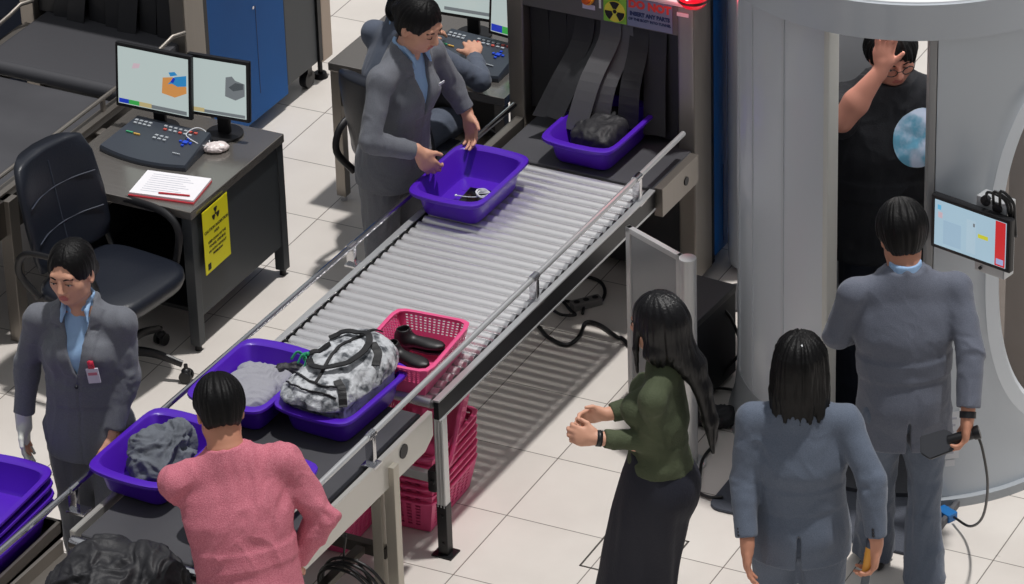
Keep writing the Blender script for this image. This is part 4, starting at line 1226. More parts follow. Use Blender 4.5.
for k in range(3):
    mb = MB(); mb.tube([(.05+.03*k, .02, .14), (.07+.03*k, -.005, .20+.012*k), (.13+.02*k, .02, .175), (.15+.012*k, .03, .10), (.155+.01*k, .04, .02)], .006, n=8); mb.build('cable', CABLE, dm, smooth=True)
# mat between scanner and walkway
t = thing('rubber_mat', 'dark rubber mat in front of the body scanner with rounded corners', 'mat', (1.18, .80, 0))
mb = MB(); pts = []
for (cx, cy, a) in ((.40, -.37, -90), (.40, .20, 0), (-.40, .20, 90), (-.40, -.37, 180)):
    for k in range(7): b = math.radians(a+90*k/6); pts.append((cx+.06*math.cos(b), cy+.06*math.sin(b)))
mb.prism(pts, .0, .012, bev=.003); mb.build('sheet', mat('mat_rubber', (66, 70, 80), .75, bump=(120, .3)), t)
mb = MB(); mb.box(.455, .475, -.40, .12, .0, .03, .006); mb.build('edge_trim', mat('mat_edge', (84, 84, 88), .6), t)
# blue plug with cable hanging from the wand
t = thing('blue_plug', 'small blue plug block on the floor by the mat', 'plug', (1.635, .70, 0), -.45)
mb = MB(); mb.box(-.04, .04, -.025, .025, 0, .035, .006); mb.box(-.03, .03, .024, .034, .005, .028, .004); mb.build('body', mat('plug_blue', (24, 104, 170), .4), t)

# ------------------------------------------------------------------ gate pillar, barrier and boxes beyond
t = thing('gate_pillar', 'pale grey rounded pillar standing behind the body scanner', 'pillar', (.10, 2.32, 0))
mb = MB()
R = []
for z, r in ((.02, .10), (.03, .122), (.06, .128), (2.2, .128), (2.25, .11)):
    R.append([Vector((r*math.cos(2*PI*i/48), r*math.sin(2*PI*i/48), z)) for i in range(48)])
mb.rings(R); mb.build('column', mat('pillar_pale', (186, 194, 202), .25, coat=.4), t, recalc=True, auto=True)
mb = MB(); mb.cyl((0, 0, 0), (0, 0, .02), .09, n=32); mb.build('base', STEEL_D, t)
t = thing('stanchion_base', 'round dark metal foot plate on the floor behind the scanner wall', 'base', (.175, 2.02, 0))
mb = MB(); mb.cyl((0, 0, 0), (0, 0, .014), .125, n=48, bev=.004); mb.build('plate', mat('plate_grey', (92, 92, 94), .45, .5), t, auto=True)
mb = MB(); mb.cyl((0, 0, .012), (0, 0, .03), .03, n=20); mb.cyl((0, 0, .03), (0, 0, .95), .018, n=16); 
mb.bm.free()
t = thing('glass_barrier', 'framed frosted barrier panel on a round white post behind the woman in green', 'barrier', (.517, .66, 0), math.radians(155))
FR = mat('frame_pale', (196, 196, 196), .35, .4)
mb = MB(); mb.cyl((0, 0, 0), (0, 0, .975), .036, n=32, bev=.003); mb.build('post', FR, t, auto=True)
mb = MB(); mb.cyl((0, 0, 0), (0, 0, .012), .07, n=32, bev=.003); mb.build('base', FR, t, auto=True)
mb = MB(); mb.box(.04, .37, -.004, .004, .14, .95); mb.build('panel', mat('panel_frosted', (146, 148, 150), .35, .3), t)
mb = MB()
for a in ((.036, .06), (.35, .375)): mb.box(a[0], a[1], -.012, .012, .11, .97, .003)
mb.box(.036, .375, -.012, .012, .945, .97, .003); mb.box(.036, .375, -.012, .012, .11, .135, .003); mb.build('frame', FR, t)
t = thing('equipment_box', 'tall black equipment box on the floor behind the barrier post', 'box', (.25, 1.21, 0), math.radians(-4))
mb = MB(); mb.box(-.14, .14, -.20, .20, .02, .44, .008); mb.build('case', mat('box_black', (34, 34, 38), .5), t)
mb = MB(); mb.box(-.142, .142, -.202, .202, .41, .443, .006); mb.build('lid', mat('box_lid', (60, 60, 62), .45), t)
def cable(label, pts, r=.007, name='floor_cable'):
    o = MB().tube(pts, r, n=8).build(name, CABLE, smooth=True)
    return tag(o, label, 'cable')
cable('black cable looping out beside the tall black box, upper loop', [(.385, 1.30, .38), (.42, 1.33, .30), (.46, 1.32, .18), (.40, 1.30, .08), (.385, 1.25, .03)])
cable('black cable looping out beside the tall black box, lower loop', [(.385, 1.2, .04), (.44, 1.26, .012), (.52, 1.24, .01), (.53, 1.15, .01), (.46, 1.06, .01), (.40, 1.09, .03)])
cable('black cable running along the foot of the scanner wall to the mat', [(.40, .98, .012), (.50, .95, .012), (.55, .84, .012), (.56, .70, .012), (.60, .58, .012), (.64, .47, .012), (.70, .44, .012), (.76, .45, .02)])
t = thing('black_pouch', 'black soft pouch on the floor at the foot of the black box', 'pouch', (.47, .99, 0), .2)
F = Field((-.14, -.10, -.01), (.14, .10, .13), .005)
F.ell((0, 0, .035), (.10, .06, .045)).ell((.06, .01, .04), (.05, .05, .04), k=.02)
F.mesh('cloth', BC, t, smooth=1, noise=folds(.012, 15, 15, 2))
cable('black cable looped on the floor under the rollers near the barrier', [(-.58, 1.60, .01), (-.60, 1.75, .01), (-.576, 1.861, .012), (-.547, 1.903, .012), (-.47, 1.887, .012), (-.411, 1.814, .012), (-.393, 1.724, .012), (-.461, 1.70, .01)], .008)
cable('black cable curving on the floor from under the rollers toward the woman in green', [(-.72, 1.52, .01), (-.575, 1.442, .01), (-.469, 1.355, .01), (-.367, 1.323, .01), (-.345, 1.408, .012), (-.37, 1.531, .012), (-.306, 1.539, .01), (-.194, 1.474, .01), (-.155, 1.463, .01), (.02, 1.30, .01), (.10, 1.20, .01)], .009)
cable('tangled black cable lying in the shade under the rollers', [(-.66, 1.70, .01), (-.56, 1.67, .012), (-.48, 1.60, .015), (-.436, 1.56, .02), (-.5, 1.54, .02), (-.58, 1.60, .015), (-.55, 1.66, .015), (-.45, 1.66, .012), (-.42, 1.60, .01)])
t = thing('power_strip', 'grey power strip in the shade under the rollers', 'power strip', (-.44, 1.68, 0), .9)
mb = MB(); mb.box(-.07, .07, -.025, .025, 0, .035, .006); mb.build('body', mat('strip_grey', (120, 118, 116), .5), t)
for k in range(3):
    mb = MB(); mb.cyl((-.045+.045*k, 0, .034), (-.045+.045*k, 0, .0365), .014, n=16); mb.build('socket', BLACKP, t)
# hanging cable coil under the belt table
t = thing('cable_coil', 'black cable coil hanging under the belt table by the double post', 'cable', (-.19, -1.02, .10), 0)
rnd = random.Random(5)
for k in range(4):
    mb = MB(); P = []
    for j in range(12):
        a = 2*PI*j/12; rr = .10+.012*k; P.append(((rr+.012*rnd.random())*math.cos(a)*1.05+.012*k, -.03*math.sin(a)+.008*k, .10+(rr+.01*rnd.random())*math.sin(a)*1.1))
    mb.tube(P, .0065, n=8, closed=True); mb.build('loop', CABLE, t, smooth=True)
mb = MB(); mb.tube([(.06, 0, .26), (.12, .0, .16), (.13, 0, .02), (.10, 0, -.09)], .0065, n=8); mb.tube([(.0, 0, .22), (.01, 0, .30), (.02, 0, .36)], .005, n=8); mb.build('tail', CABLE, t, smooth=True)

# glowing ring and area light added under the cap to brighten the scanner's inside
mb = MB(); R = [[Vector((r*math.cos(2*PI*i/48), r*math.sin(2*PI*i/48), z)) for i in range(48)] for r, z in ((.44, 2.195), (.44, 2.18), (.50, 2.18), (.50, 2.195))]
mb.rings(R+[R[0]], False, False); bmesh.ops.remove_doubles(mb.bm, verts=mb.bm.verts[:], dist=.0002)
mb.build('fill_ring', mat('fill_white', (240, 240, 240), .4, emit=((255, 250, 245), 2.0)), sc, recalc=True)
la = bpy.data.lights.new('scanner_fill', 'AREA'); la.shape = 'DISK'; la.size = .9; la.energy = 9; la.color = (1, .97, .95)
o = bpy.data.objects.new('scanner_fill', la); COL.objects.link(o); o.parent = sc; o.location = (0, 0, 2.17)
def hand(F, W, d, n, side, sc=1., curl=.35, spread=.10, thumb=.5, k=.006, tcurl=.3):
    # W wrist, d toward the fingertips, n palm normal, side: unit vector toward the thumb
    d = unit(np.array(d, float)); n = np.array(n, float); n = unit(n-d*(n@d)); s = np.cross(d, n); s = s if s@np.array(side) > 0 else -s
    R = np.array([d, s, n])
    F.ell(W+d*.048*sc, np.array([.050, .040, .017])*sc, R, k=.012)
    F.ell(W+d*.070*sc-s*.004*sc, np.array([.030, .040, .014])*sc, R, k=.012)
    F.ell(W+d*.035*sc+s*.022*sc+n*.008*sc, np.array([.032, .017, .015])*sc, R, k=.012)
    F.cone(W-d*.02*sc, W+d*.03*sc, .024*sc, .024*sc, k=.014)
    L = ((.030, .76, .0), (.0105, .86, .008), (-.0100, .80, .006), (-.029, .62, .0))
    for off, ln, ex in L:
        base = W+d*(.084*sc+ex*sc)+s*off*sc
        dd = unit(d+s*off*spread*22); p = base; segs = (.044, .027, .022); r = (.0095, .0088, .0080, .0068)
        ang = 0
        for i in range(3):
            ang += curl*(55 if i == 0 else 62)
            v = dd*math.cos(math.radians(ang))+n*math.sin(math.radians(ang))
            q = p+v*segs[i]*ln*1.15*sc; F.cone(p, q, r[i]*sc, r[i+1]*sc, k=.004 if i else .010); p = q
    b = W+d*.030*sc+s*.030*sc
    v1 = unit(d*.65+s*(.75-.2*thumb)+n*.35*thumb); v2 = unit(v1+d*.35-s*.4*tcurl+n*.3*tcurl)
    q = b+v1*.036*sc; F.cone(b, q, .0125*sc, .0105*sc, k=.012); F.cone(q, q+v2*.030*sc, .0102*sc, .008*sc, k=.004)

def head_sdf(F, J, sc=1., jaw=1., fem=True):
    c, r, f, u = J['head'], J['hr'], J['hf'], J['hu']; R = np.array([r, f, u])
    P = lambda x, y, z: c+r*(x*sc)+f*(y*sc)+u*(z*sc)
    F.ell(P(0, -.012, .030), np.array([.076, .094, .088])*sc, R, k=.01)
    F.ell(P(0, .020, -.030), np.array([.060*jaw, .068, .078])*sc, R, k=.03)
    F.ell(P(0, .050, -.082), np.array([.030*jaw, .026, .022])*sc, R, k=.03)          # chin
    for s in (-1, 1):
        F.ell(P(s*.042*jaw, .048, -.022), np.array([.024, .022, .026])*sc, R, k=.025)  # cheek
        F.ell(P(s*.045*jaw, .012, -.065), np.array([.020, .032, .022])*sc, R, k=.03)   # jaw corner
        F.ell(P(s*.077, -.012, -.010), np.array([.009, .019, .031])*sc, R, k=.008)     # ear
        F.ell(P(s*.081, -.006, -.008), np.array([.004, .010, .018])*sc, R, mode='s', k=.004)
    F.cone(P(-.034, .076, .030), P(.034, .076, .030), .012*sc, .012*sc, k=.02)       # brow
    for s in (-1, 1):
        F.ell(P(s*.033, .094, .006), np.array([.018, .012, .011])*sc, R, mode='s', k=.016)
        F.ell(P(s*.032, .075, .005), np.array([.0165, .0135, .0125])*sc, R, k=.003)    # lid over the eyeball
    F.cone(P(0, .088, .012), P(0, .103, -.026), .008*sc, .0125*sc, k=.012)           # nose
    for s in (-1, 1): F.ell(P(s*.013, .094, -.031), np.array([.008, .010, .007])*sc, R, k=.006)
    F.cone(P(-.017, .085, -.0535), P(.017, .085, -.0535), .0060*sc, .0060*sc, k=.007)
    F.cone(P(-.014, .084, -.0635), P(.014, .084, -.0635), .0070*sc, .0070*sc, k=.006)
    F.cone(P(-.020, .095, -.0585), P(.020, .095, -.0585), .0018*sc, .0018*sc, mode='s', k=.004)
    F.cone(c-u*.06*sc-f*.018, J['neck']-J['tu']*.03, (.047 if fem else .057)*sc, (.056 if fem else .068)*sc, k=.03)

def face_parts(J, t, O, sc=1., look=0., brows=True, closed=False):
    c, r, f, u = J['head']-O, J['hr'], J['hf'], J['hu']
    P = lambda x, y, z: tuple(c+r*(x*sc)+f*(y*sc)+u*(z*sc))
    Rm = basis((0, 0, 0), r, f, u)
    for s in (-1, 1):
        if brows:
            mb = MB(); mb.tube([P(s*.016, .0895, .024), P(s*.032, .0885, .030), P(s*.050, .074, .024)], .0032*sc, n=6, flat=1.); mb.build('eyebrow', HAIR, t, smooth=True)
        if not closed:
            mb = MB(); mb.ball(P(s*.032, .0815, .003), (.0115*sc, .0075*sc, .0048*sc), n=12, M=Rm); e_ = mb.build('eye', EYE_W, t, smooth=True)
            mb = MB(); mb.ball(P(s*.032+.001*look, .0845, .0022), (.0055*sc, .0055*sc, .0048*sc), n=10, M=Rm); mb.build('iris', EYE_D, e_, smooth=True)
        mb = MB(); mb.tube([P(s*.018, .0855, .004), P(s*.032, .0915, .0085 if not closed else .002), P(s*.047, .081, .004)], .0017*sc, n=6); mb.build('eyelash', EYE_D, t, smooth=True)

def body(J, t, O, arms, skin=None, legs=True, sc=1., fem=True, hands={}, res=.005, jaw=1., bare_arm=None, slim=1.):
    H = J['H']; pts = [J[k] for k in ('pelvis', 'neck', 'shL', 'shR')]+[J['head']+J['hu']*.13, J['head']-J['hf']*.12, J['head']+J['hf']*.13]
    for s in 'LR': pts += [arms[s][0], arms[s][1], arms[s][1]+unit(np.array(hands[s]['d'], float))*.2]
    knees = J.get('knees'); ank = J.get('ankles')
    if legs:
        for s in 'LR': pts += [knees[s], ank[s]]
    P_ = np.array(pts); F = Field(P_.min(0)-.10, P_.max(0)+.08, res)
    tu, tr, tf = J['tu'], J['tr'], J['tf']; w = (.9 if fem else 1.)*slim
    F.loft(J['pelvis']-tu*.06*H*.9, J['neck']-tu*.0, tr, [0, .2, .45, .72, .88, 1], np.array([.14, .145, .12, .13, .085, .05])*w, np.array([.09, .10, .085, .10, .07, .045])*w, k=.02)
    for s in 'LR':
        e, wr = arms[s]; F.chain([J['neck']-tu*.05, J['sh'+s], e], [.040, .040, .032], k=.02)
        rr = (.033, .024) if bare_arm != s else (.052, .028)
        F.cone(e, e+(wr-e)*.35, .032 if bare_arm != s else .048, rr[0], k=.02); F.cone(e+(wr-e)*.35, wr, rr[0], rr[1], k=.02)
        hd = hands[s]; hand(F, wr, hd['d'], hd['n'], hd['s'], sc*hd.get('sc', 1.), hd.get('curl', .35), hd.get('spread', .10), hd.get('thumb', .5), tcurl=hd.get('tcurl', .3))
        if legs:
            F.cone(J['hip'+s], knees[s], .070, .050, k=.03); F.cone(knees[s], ank[s], .052, .036, k=.02); F.cone(ank[s], ank[s]+J['f']*.10-V(0, 0, .03), .032, .028, k=.02)
    head_sdf(F, J, sc, jaw, fem)
    m0 = J['head']+J['hf']*.088*sc-J['hu']*.0585*sc
    def mats(cn):
        q = cn-m0; x = q@J['hr']; z = q@J['hu']; y = q@J['hf']
        return ((np.abs(x) < .021*sc) & (np.abs(z) < .0115*sc*(1-(x/(.03*sc))**2)) & (y > -.012)).astype(int)
    return F.mesh('body', [skin or SKIN, LIPS], t, origin=O, smooth=0, mats=mats)

def torso_dims(fem):
    if fem: return dict(hem=(.182, .142), hip=(.180, .140), waist=(.148, .115), bust=(.172, .132), sh=(.160, .098), nk=(.070, .070))
    return dict(hem=(.195, .145), hip=(.188, .140), waist=(.175, .130), bust=(.198, .138), sh=(.188, .105), nk=(.080, .075))

def jacket(J, t, O, arms, m, fem=True, W=1., hem=.07, vee=True, res=.006, fold_amp=.006, vent=True, seed=1, name='jacket', fit=0., cuff=.88, armr=(.054, .048, .040), collar=True, bust=True, open_hem=0.):
    H = J['H']; T = torso_dims(fem); tu, tr, tf = J['tu'], J['tr'], J['tf']; u = V(0, 0, 1)
    Pb = J['pelvis']-u*hem*H; top = J['neck']+tu*.012
    pts = [Pb+J['r']*.25, Pb-J['r']*.25, Pb+J['f']*.22, Pb-J['f']*.22, top+tu*.05]+[J['shL'], J['shR']]+[a for s in 'LR' for a in arms[s]]
    P_ = np.array(pts); F = Field(P_.min(0)-.09, P_.max(0)+.09, res)
    D = lambda k, i: (T[k][i]+fit)*W*(H/1.62)
    # lower part hangs from the waist
    F.loft(Pb, J['waist']+tu*.02, J['r'], [0, .35, .75, 1], [D('hem', 0), D('hip', 0), (D('waist', 0)+D('hip', 0))/2*.98, D('waist', 0)], [D('hem', 1), D('hip', 1), D('waist', 1)*1.06, D('waist', 1)], k=.0)
    if fem is not None:
        F.ell(J['pelvis']-J['f']*.045-u*.02, (.13*W, .10, .12), np.array([J['r'], J['f'], u]), k=.04)
    F.loft(J['waist']-tu*.03, top, tr, [0, .1, .36, .62, .76, .90, 1], [D('waist', 0)*.97, D('waist', 0), D('bust', 0), D('sh', 0), D('sh', 0)*.72, D('sh', 0)*.50, D('nk', 0)*.95], [D('waist', 1)*.97, D('waist', 1), D('bust', 1), D('sh', 1)*1.03, D('sh', 1)*.86, D('sh', 1)*.78, D('nk', 1)], k=.04)
    if fem and bust:
        for s in (-1, 1): F.ell(J['chest']+tr*s*.068+tf*.075+tu*.01, (.065, .062, .068), np.array([tr, tf, tu]), k=.04)
    for s in 'LR':
        e, wr = arms[s]; sh = J['sh'+s]
        F.chain([J['neck']-tu*.045, sh+tu*.0], [.052, armr[0]*W], k=.05)
        F.cone(sh, e, armr[0]*W, armr[1], k=.03)
        v = wr-e; L = np.linalg.norm(v); end = e+v*cuff
        sd = unit(np.cross(v, V(.3, .2, 1.))); F.cone(e, e+v*.3, armr[1], armr[1]*.93, k=.02)
        F.loft(e+v*.15, end, sd, [0, 1], [armr[1]*.97, armr[2]], [armr[1]*.97, armr[2]], k=.015)
    if collar:
        for s in (-1, 1):   # rolled collar at the back and sides of the neck
            F.chain([J['neck']+tu*.020-tf*.058, J['neck']+tu*.012+tr*s*.062-tf*.02, J['neck']-tu*.035+tr*s*.070+tf*.05], [.013, .013, .012], k=.015)
    # neck opening
    F.cone(J['neck']-tu*.03, J['neck']+tu*.10+tf*.01, .054*W, .060*W, mode='s', k=.008)
    if vee:
        b0 = J['waist']+tu*.055*H
        Lv = (J['neck']-b0)@tu
        def vf(X, Y, Z, g):
            dx, dy, dz = X-b0[0], Y-b0[1], Z-b0[2]
            x = dx*tr[0]+dy*tr[1]+dz*tr[2]; y = dx*tf[0]+dy*tf[1]+dz*tf[2]; z = (dx*tu[0]+dy*tu[1]+dz*tu[2])/Lv
            wv = np.clip(z, 0, 1.2)*.060; ax = np.abs(x)
            lap = np.clip((wv+.050-ax)/.006, 0, 1)*np.clip((z-.02)/.05, 0, 1)*(y > .02)*np.clip((1.08-z)/.1, 0, 1)
            notch = ((np.abs(z-.72) < .045*np.clip((ax-wv-.008)/.04, 0, 1)))
            g = g-.007*lap*(1-notch)
            # front closure line below the button
            fr = (ax < .004) & (z < 0) & (y > 0)
            g = g+.004*fr
            cut = np.maximum(ax-wv, -y+.01); cut = np.maximum(cut, -z*.1)
            return np.maximum(g, -cut)
        F.op(vf, b0-V(.3, .3, .35), J['neck']+V(.3, .3, .15), mode='f')
    if vent:
        b1 = Pb-J['f']*.14
        F.ell(b1-u*.02, (.010, .10, .17), np.array([J['r'], J['f'], u]), mode='s', k=.004)
    nz = folds(fold_amp, 8, 5, seed)
    arm_pts = [(J['sh'+s], arms[s][0], arms[s][1]) for s in 'LR']
    def noise(co, vn):
        base = nz(co, vn)*.8
        # creases gather at elbows and armpits
        g = np.zeros(len(co))
        for sh, e, wr in arm_pts:
            for c, rr, am in ((e, .10, 1.4), (sh-V(0, 0, .07), .09, 1.0)):
                d2 = ((co-c)**2).sum(1); g += am*np.exp(-d2/(rr*rr*.5))
        n2 = fbm(co*np.array([26, 26, 34]), 2, seed+30)
        hemz = np.exp(-((co[:, 2]-Pb[2])/.02)**2)
        return (base*(1+g)+g*.005*n2)*(1-.5*hemz)
    o = F.mesh(name, m, t, origin=O, smooth=1, noise=noise)
    return o

def shirt(J, t, O, m=None, W=1., fem=True, tall=.0, collar_open=.3):
    H = J['H']; tu, tr, tf = J['tu'], J['tr'], J['tf']
    c = J['neck']; F = Field(c-V(.22, .22, .40), c+V(.22, .22, .12), .005)
    T = torso_dims(fem); D = lambda k, i: (T[k][i]-.014)*W*(H/1.62)
    F.loft(J['waist']+tu*.02, J['neck']+tu*.0, tr, [0, .35, .72, .88, 1], [D('waist', 0), D('bust', 0), D('sh', 0)*.9, D('sh', 0)*.5, D('nk', 0)*.92], [D('waist', 1), D('bust', 1), D('sh', 1), D('sh', 1)*.8, D('nk', 1)*.9], k=.0)
    if fem:
        for s in (-1, 1): F.ell(J['chest']+tr*s*.06+tf*.062+tu*.01, (.06, .06, .065), np.array([tr, tf, tu]), k=.04)
    # stand collar with two open points
    def ring(r1, r2, z0, z1): F.loft(c+tu*z0-tf*.004, c+tu*z1-tf*.008, tr, [0, 1], [r1, r2], [r1, r2], k=.004)
    ring(.066*W, .060*W, -.02, .034+tall)
    F.cone(c-tu*.02, c+tu*.10, .052*W, .054*W, mode='s', k=.003)
    F.ell(c+tf*.07+tu*.02, (.022, .05, .055), np.array([tr, tf, tu]), mode='s', k=.006)
    for s in (-1, 1):
        F.chain([c+tr*s*.055*W+tf*.020+tu*.030, c+tr*s*.046+tf*.068-tu*.004, c+tr*s*.052+tf*.092-tu*.045], [.008, .010, .004], k=.006)
    F.ell(J['neck']-tu*.02+tf*.115, (.0, .0, .0001), None, k=0) if False else None
    o = F.mesh('shirt', m or SHIRT, t, origin=O, smooth=1, noise=folds(.004, 10, 6, 4))
    return o

def trousers(J, t, O, m, fem=True, W=1., flare=.0, seed=3, r0=.098, hemr=.072, crease=.006):
    H = J['H']; kn, an = J['knees'], J['ankles']; u = V(0, 0, 1)
    P_ = np.array([J['pelvis'], J['pelvis']+u*.1]+[kn[s] for s in 'LR']+[an[s] for s in 'LR']); F = Field(P_.min(0)-.20, P_.max(0)+.16, .007)
    F.loft(J['pelvis']-u*.08, J['pelvis']+u*.09, J['r'], [0, .5, 1], [.165*W, .165*W, .14*W], [.115, .118, .10], k=0)
    F.ell(J['pelvis']-J['f']*.04-u*.03, (.13*W, .095, .10), np.array([J['r'], J['f'], u]), k=.03)
    for s in 'LR':
        F.cone(J['hip'+s], kn[s], r0*W, .070, k=.035)
        v = an[s]-kn[s]; end = an[s]+unit(v)*.035
        F.cone(kn[s], kn[s]+v*.5, .070, .066, k=.02)
        F.loft(kn[s]+v*.3, end, J['r'], [0, 1], [.066, hemr-.006], [.068, hemr+flare], k=.02)
    return F.mesh('trousers', m, t, origin=O, smooth=1, noise=folds(crease, 9, 4, seed))

def shoes(J, t, O, m=None):
    for s in 'LR':
        a = J['ankles'][s]; f = unit(J['f']*np.array([1, 1, 0])+J['r']*(.15 if s == 'R' else -.15)); z = a[2]-.055
        F = Field(a-V(.2, .2, .12), a+V(.2, .2, .12), .005); b = V(a[0], a[1], a[2]-.045); R = np.array([np.cross(f, V(0, 0, 1)), f, V(0, 0, 1)])
        F.ell(b-f*.03, (.036, .06, .042), R).ell(b+f*.08-V(0, 0, .010), (.045, .085, .030), R, k=.03)
        F.loft(V(b[0], b[1], a[2]-.20), V(b[0], b[1], a[2]-.078), f, [0, 1], [.5, .5], [.5, .5], mode='s', k=.003)
        F.mesh('shoe', m or mat('shoe_black', (24, 22, 24), .35), t, origin=O)

def hair_mesh(F, J, t, O, m=None, seed=2, amp=.006, fx=60, smooth=1, name='hair'):
    u = J['hu']
    def nz(co, vn):
        q = co-J['head']; x = q@J['hr']; y = q@J['hf']; z = q@u
        th = np.arctan2(x, -y); p = np.stack([th*9, z*5, np.zeros(len(co))], 1)
        return amp*fbm(p, 3, seed)*2
    return F.mesh(name, m or HAIR, t, origin=O, smooth=smooth, noise=nz)

def hair_cap(F, J, sc=1., front=.045, fz=.02, thick=.014, low=-.06, side=.0):
    # skull cap of hair; cut away in front below the hairline
    c, r, f, u = J['head'], J['hr'], J['hf'], J['hu']; R = np.array([r, f, u])
    F.ell(c-f*.016*sc+u*.036*sc, np.array([.076+thick, .094+thick, .088+thick])*sc, R, k=.01)
    F.ell(c-f*.045*sc-u*.015*sc, np.array([.072+side, .062, .075])*sc, R, k=.02)
    return c, r, f, u, R

def stand(J, f_l=0., f_r=0., wide=.0, bend=0., z=.075):
    # knees and ankles; f_l / f_r = how far forward each foot is
    J['knees'], J['ankles'] = {}, {}
    for s, ff, sg in (('L', f_l, -1), ('R', f_r, 1)):
        h = J['hip'+s]; a = V(h[0], h[1], z)+J['f']*ff+J['r']*sg*wide; k = (h+a)/2+J['f']*(bend+.015)+V(0, 0, .01)
        J['knees'][s], J['ankles'][s] = k, a

def person(label, pos, group=None):
    return thing('person', label, 'person', (pos[0], pos[1], 0)), np.array([pos[0], pos[1], 0.])

def cuff_buttons(t, O, e, w, out, m):
    for k in range(3):
        p = e+(w-e)*(.80-.05*k)+unit(np.array(out, float))*.042-O
        mb = MB(); mb.ball(tuple(p), (.006, .006, .006), n=8); mb.build('cuff_button', m, t, smooth=True)
BTN = mat('button_dark', (18, 20, 30), .4)
# ------------------------------------------------------------------ the standing officer at the rollers
t, O = person('standing woman officer in grey suit bending over a purple tray at the rollers', (-1.13, 1.17))
J = skeleton(H=1.66, x=-1.10, y=1.17, face=-10, lean=13, head=(0, 22, 0)); stand(J, .03, -.04, .01)
arms = {'R': (V(-1.035, .86, 1.09), V(-.895, 1.035, .985)), 'L': (V(-.93, 1.42, 1.12), V(-.865, 1.43, .99))}
hands = {'R': dict(d=(.45, .30, -.85), n=(-.5, .75, .1), s=(.6, .4, .5), curl=.45, sc=.98, thumb=.8), 'L': dict(d=(.35, -.25, -.9), n=(-.3, -.9, .1), s=(.7, -.3, .5), curl=.35, sc=.95, thumb=.6)}
body(J, t, O, arms, SKIN, hands=hands)
face_parts(J, t, O, closed=True)
shirt(J, t, O)
jacket(J, t, O, arms, SUIT_A, seed=3)
trousers(J, t, O, SUIT_A); shoes(J, t, O)
F = Field(J['head']-V(.17, .17, .2), J['head']+V(.17, .17, .17), .004)
c, r, f, u, R = hair_cap(F, J, thick=.010)
F.ell(c-f*.115+u*.005, (.035, .03, .035), R, k=.015)                       # bun
F.ell(c+f*.105-u*.030, (.078, .072, .100), R, mode='s', k=.012)             # face
for s in (-1, 1): F.ell(c+r*s*.080-u*.045+f*.020, (.03, .045, .050), R, mode='s', k=.010)
hair_mesh(F, J, t, O, amp=.003)
mb = MB(); p = J['chest']+J['tf']*.135-J['tr']*.085+J['tu']*.06-O; mb.box(-.018, .018, -.002, .002, -.006, .006, M=basis(p, J['tr'], J['tf'], J['tu'])); mb.build('name_badge', WHITEP, t)

# ------------------------------------------------------------------ the seated officer
t, O = person('seated officer with one hand on the far console, mostly hidden behind her colleague', (-1.42, 1.88))
J = skeleton(H=1.58, x=-1.50, y=1.86, face=76, lean=16, pelvis_z=.55, head=(-4, 16, 0), neck_f=.2)
J['knees'] = {'L': V(-1.48, 2.28, .54), 'R': V(-1.28, 2.28, .54)}; J['ankles'] = {'L': V(-1.48, 2.30, .09), 'R': V(-1.28, 2.30, .09)}
arms = {'R': (V(-1.13, 2.07, .80), V(-1.243, 2.235, .825)), 'L': (V(-1.62, 2.10, .85), V(-1.55, 2.27, .84))}
hands = {'R': dict(d=(-.5, .85, .05), n=(0, 0, -1), s=(-1, 0, 0), curl=.18, sc=1.0, spread=.16), 'L': dict(d=(.3, .9, 0), n=(0, 0, -1), s=(1, 0, 0), curl=.3)}
body(J, t, O, arms, SKIN, hands=hands)
shirt(J, t, O)
jacket(J, t, O, arms, SUIT_D, vent=False, seed=8, hem=.05)
trousers(J, t, O, SUIT_D, seed=5); shoes(J, t, O)
F = Field(J['head']-V(.18, .2, .24), J['head']+V(.18, .18, .17), .004)
c, r, f, u, R = hair_cap(F, J, thick=.015)
F.ell(c-f*.09-u*.07, (.045, .045, .05), R, k=.03)
F.ell(c+f*.10-u*.045, (.075, .07, .085), R, mode='s', k=.015)
hair_mesh(F, J, t, O)

# ------------------------------------------------------------------ the officer at the left
t, O = person('woman officer with pale glove and red badge standing left of the belt table, facing us', (-1.2, -1.17))
J = skeleton(H=1.565, x=-1.2, y=-1.17, face=-72, head=(-14, 5, 3)); stand(J, .05, -.05, .0)
arms = {'R': (V(-1.43, -1.21, 1.04), V(-1.435, -1.27, .81)), 'L': (V(-1.035, -1.13, 1.03), V(-1.063, -1.22, .80))}
hands = {'R': dict(d=(.05, -.15, -1), n=(.9, .2, 0), s=(.3, -1, 0), curl=.2, sc=.80), 'L': dict(d=(-.10, -.15, -1), n=(-.9, .2, 0), s=(-.2, -1, 0), curl=.3, sc=.95)}
bd = body(J, t, O, arms, SKIN, hands=hands)
face_parts(J, t, O, look=-1)
shirt(J, t, O)
jacket(J, t, O, arms, SUIT_A, seed=14, hem=.09)
trousers(J, t, O, SUIT_A, seed=7); shoes(J, t, O)
F = Field(arms['R'][1]-V(.1, .1, .2), arms['R'][1]+V(.1, .1, .08), .004)
F.cone(arms['R'][1]+V(0, 0, .035), arms['R'][1]-V(0, 0, .03), .032, .031)
hand(F, arms['R'][1], hands['R']['d'], hands['R']['n'], hands['R']['s'], 1.04, .2)
F.mesh('glove', mat('glove_pale', (214, 216, 208), .55), t, origin=O)
F = Field(J['head']-V(.17, .17, .2), J['head']+V(.17, .17, .17), .004)
c, r, f, u, R = hair_cap(F, J, thick=.010)
F.ell(c-f*.10-u*.03-r*.02, (.04, .03, .04), R, k=.02)
F.ell(c+f*.110-u*.008, (.066, .070, .098), R, mode='s', k=.012)
for s in (-1, 1): F.ell(c+r*s*.086-u*.045+f*.02, (.026, .040, .045), R, mode='s', k=.010)
hair_mesh(F, J, t, O, amp=.003)
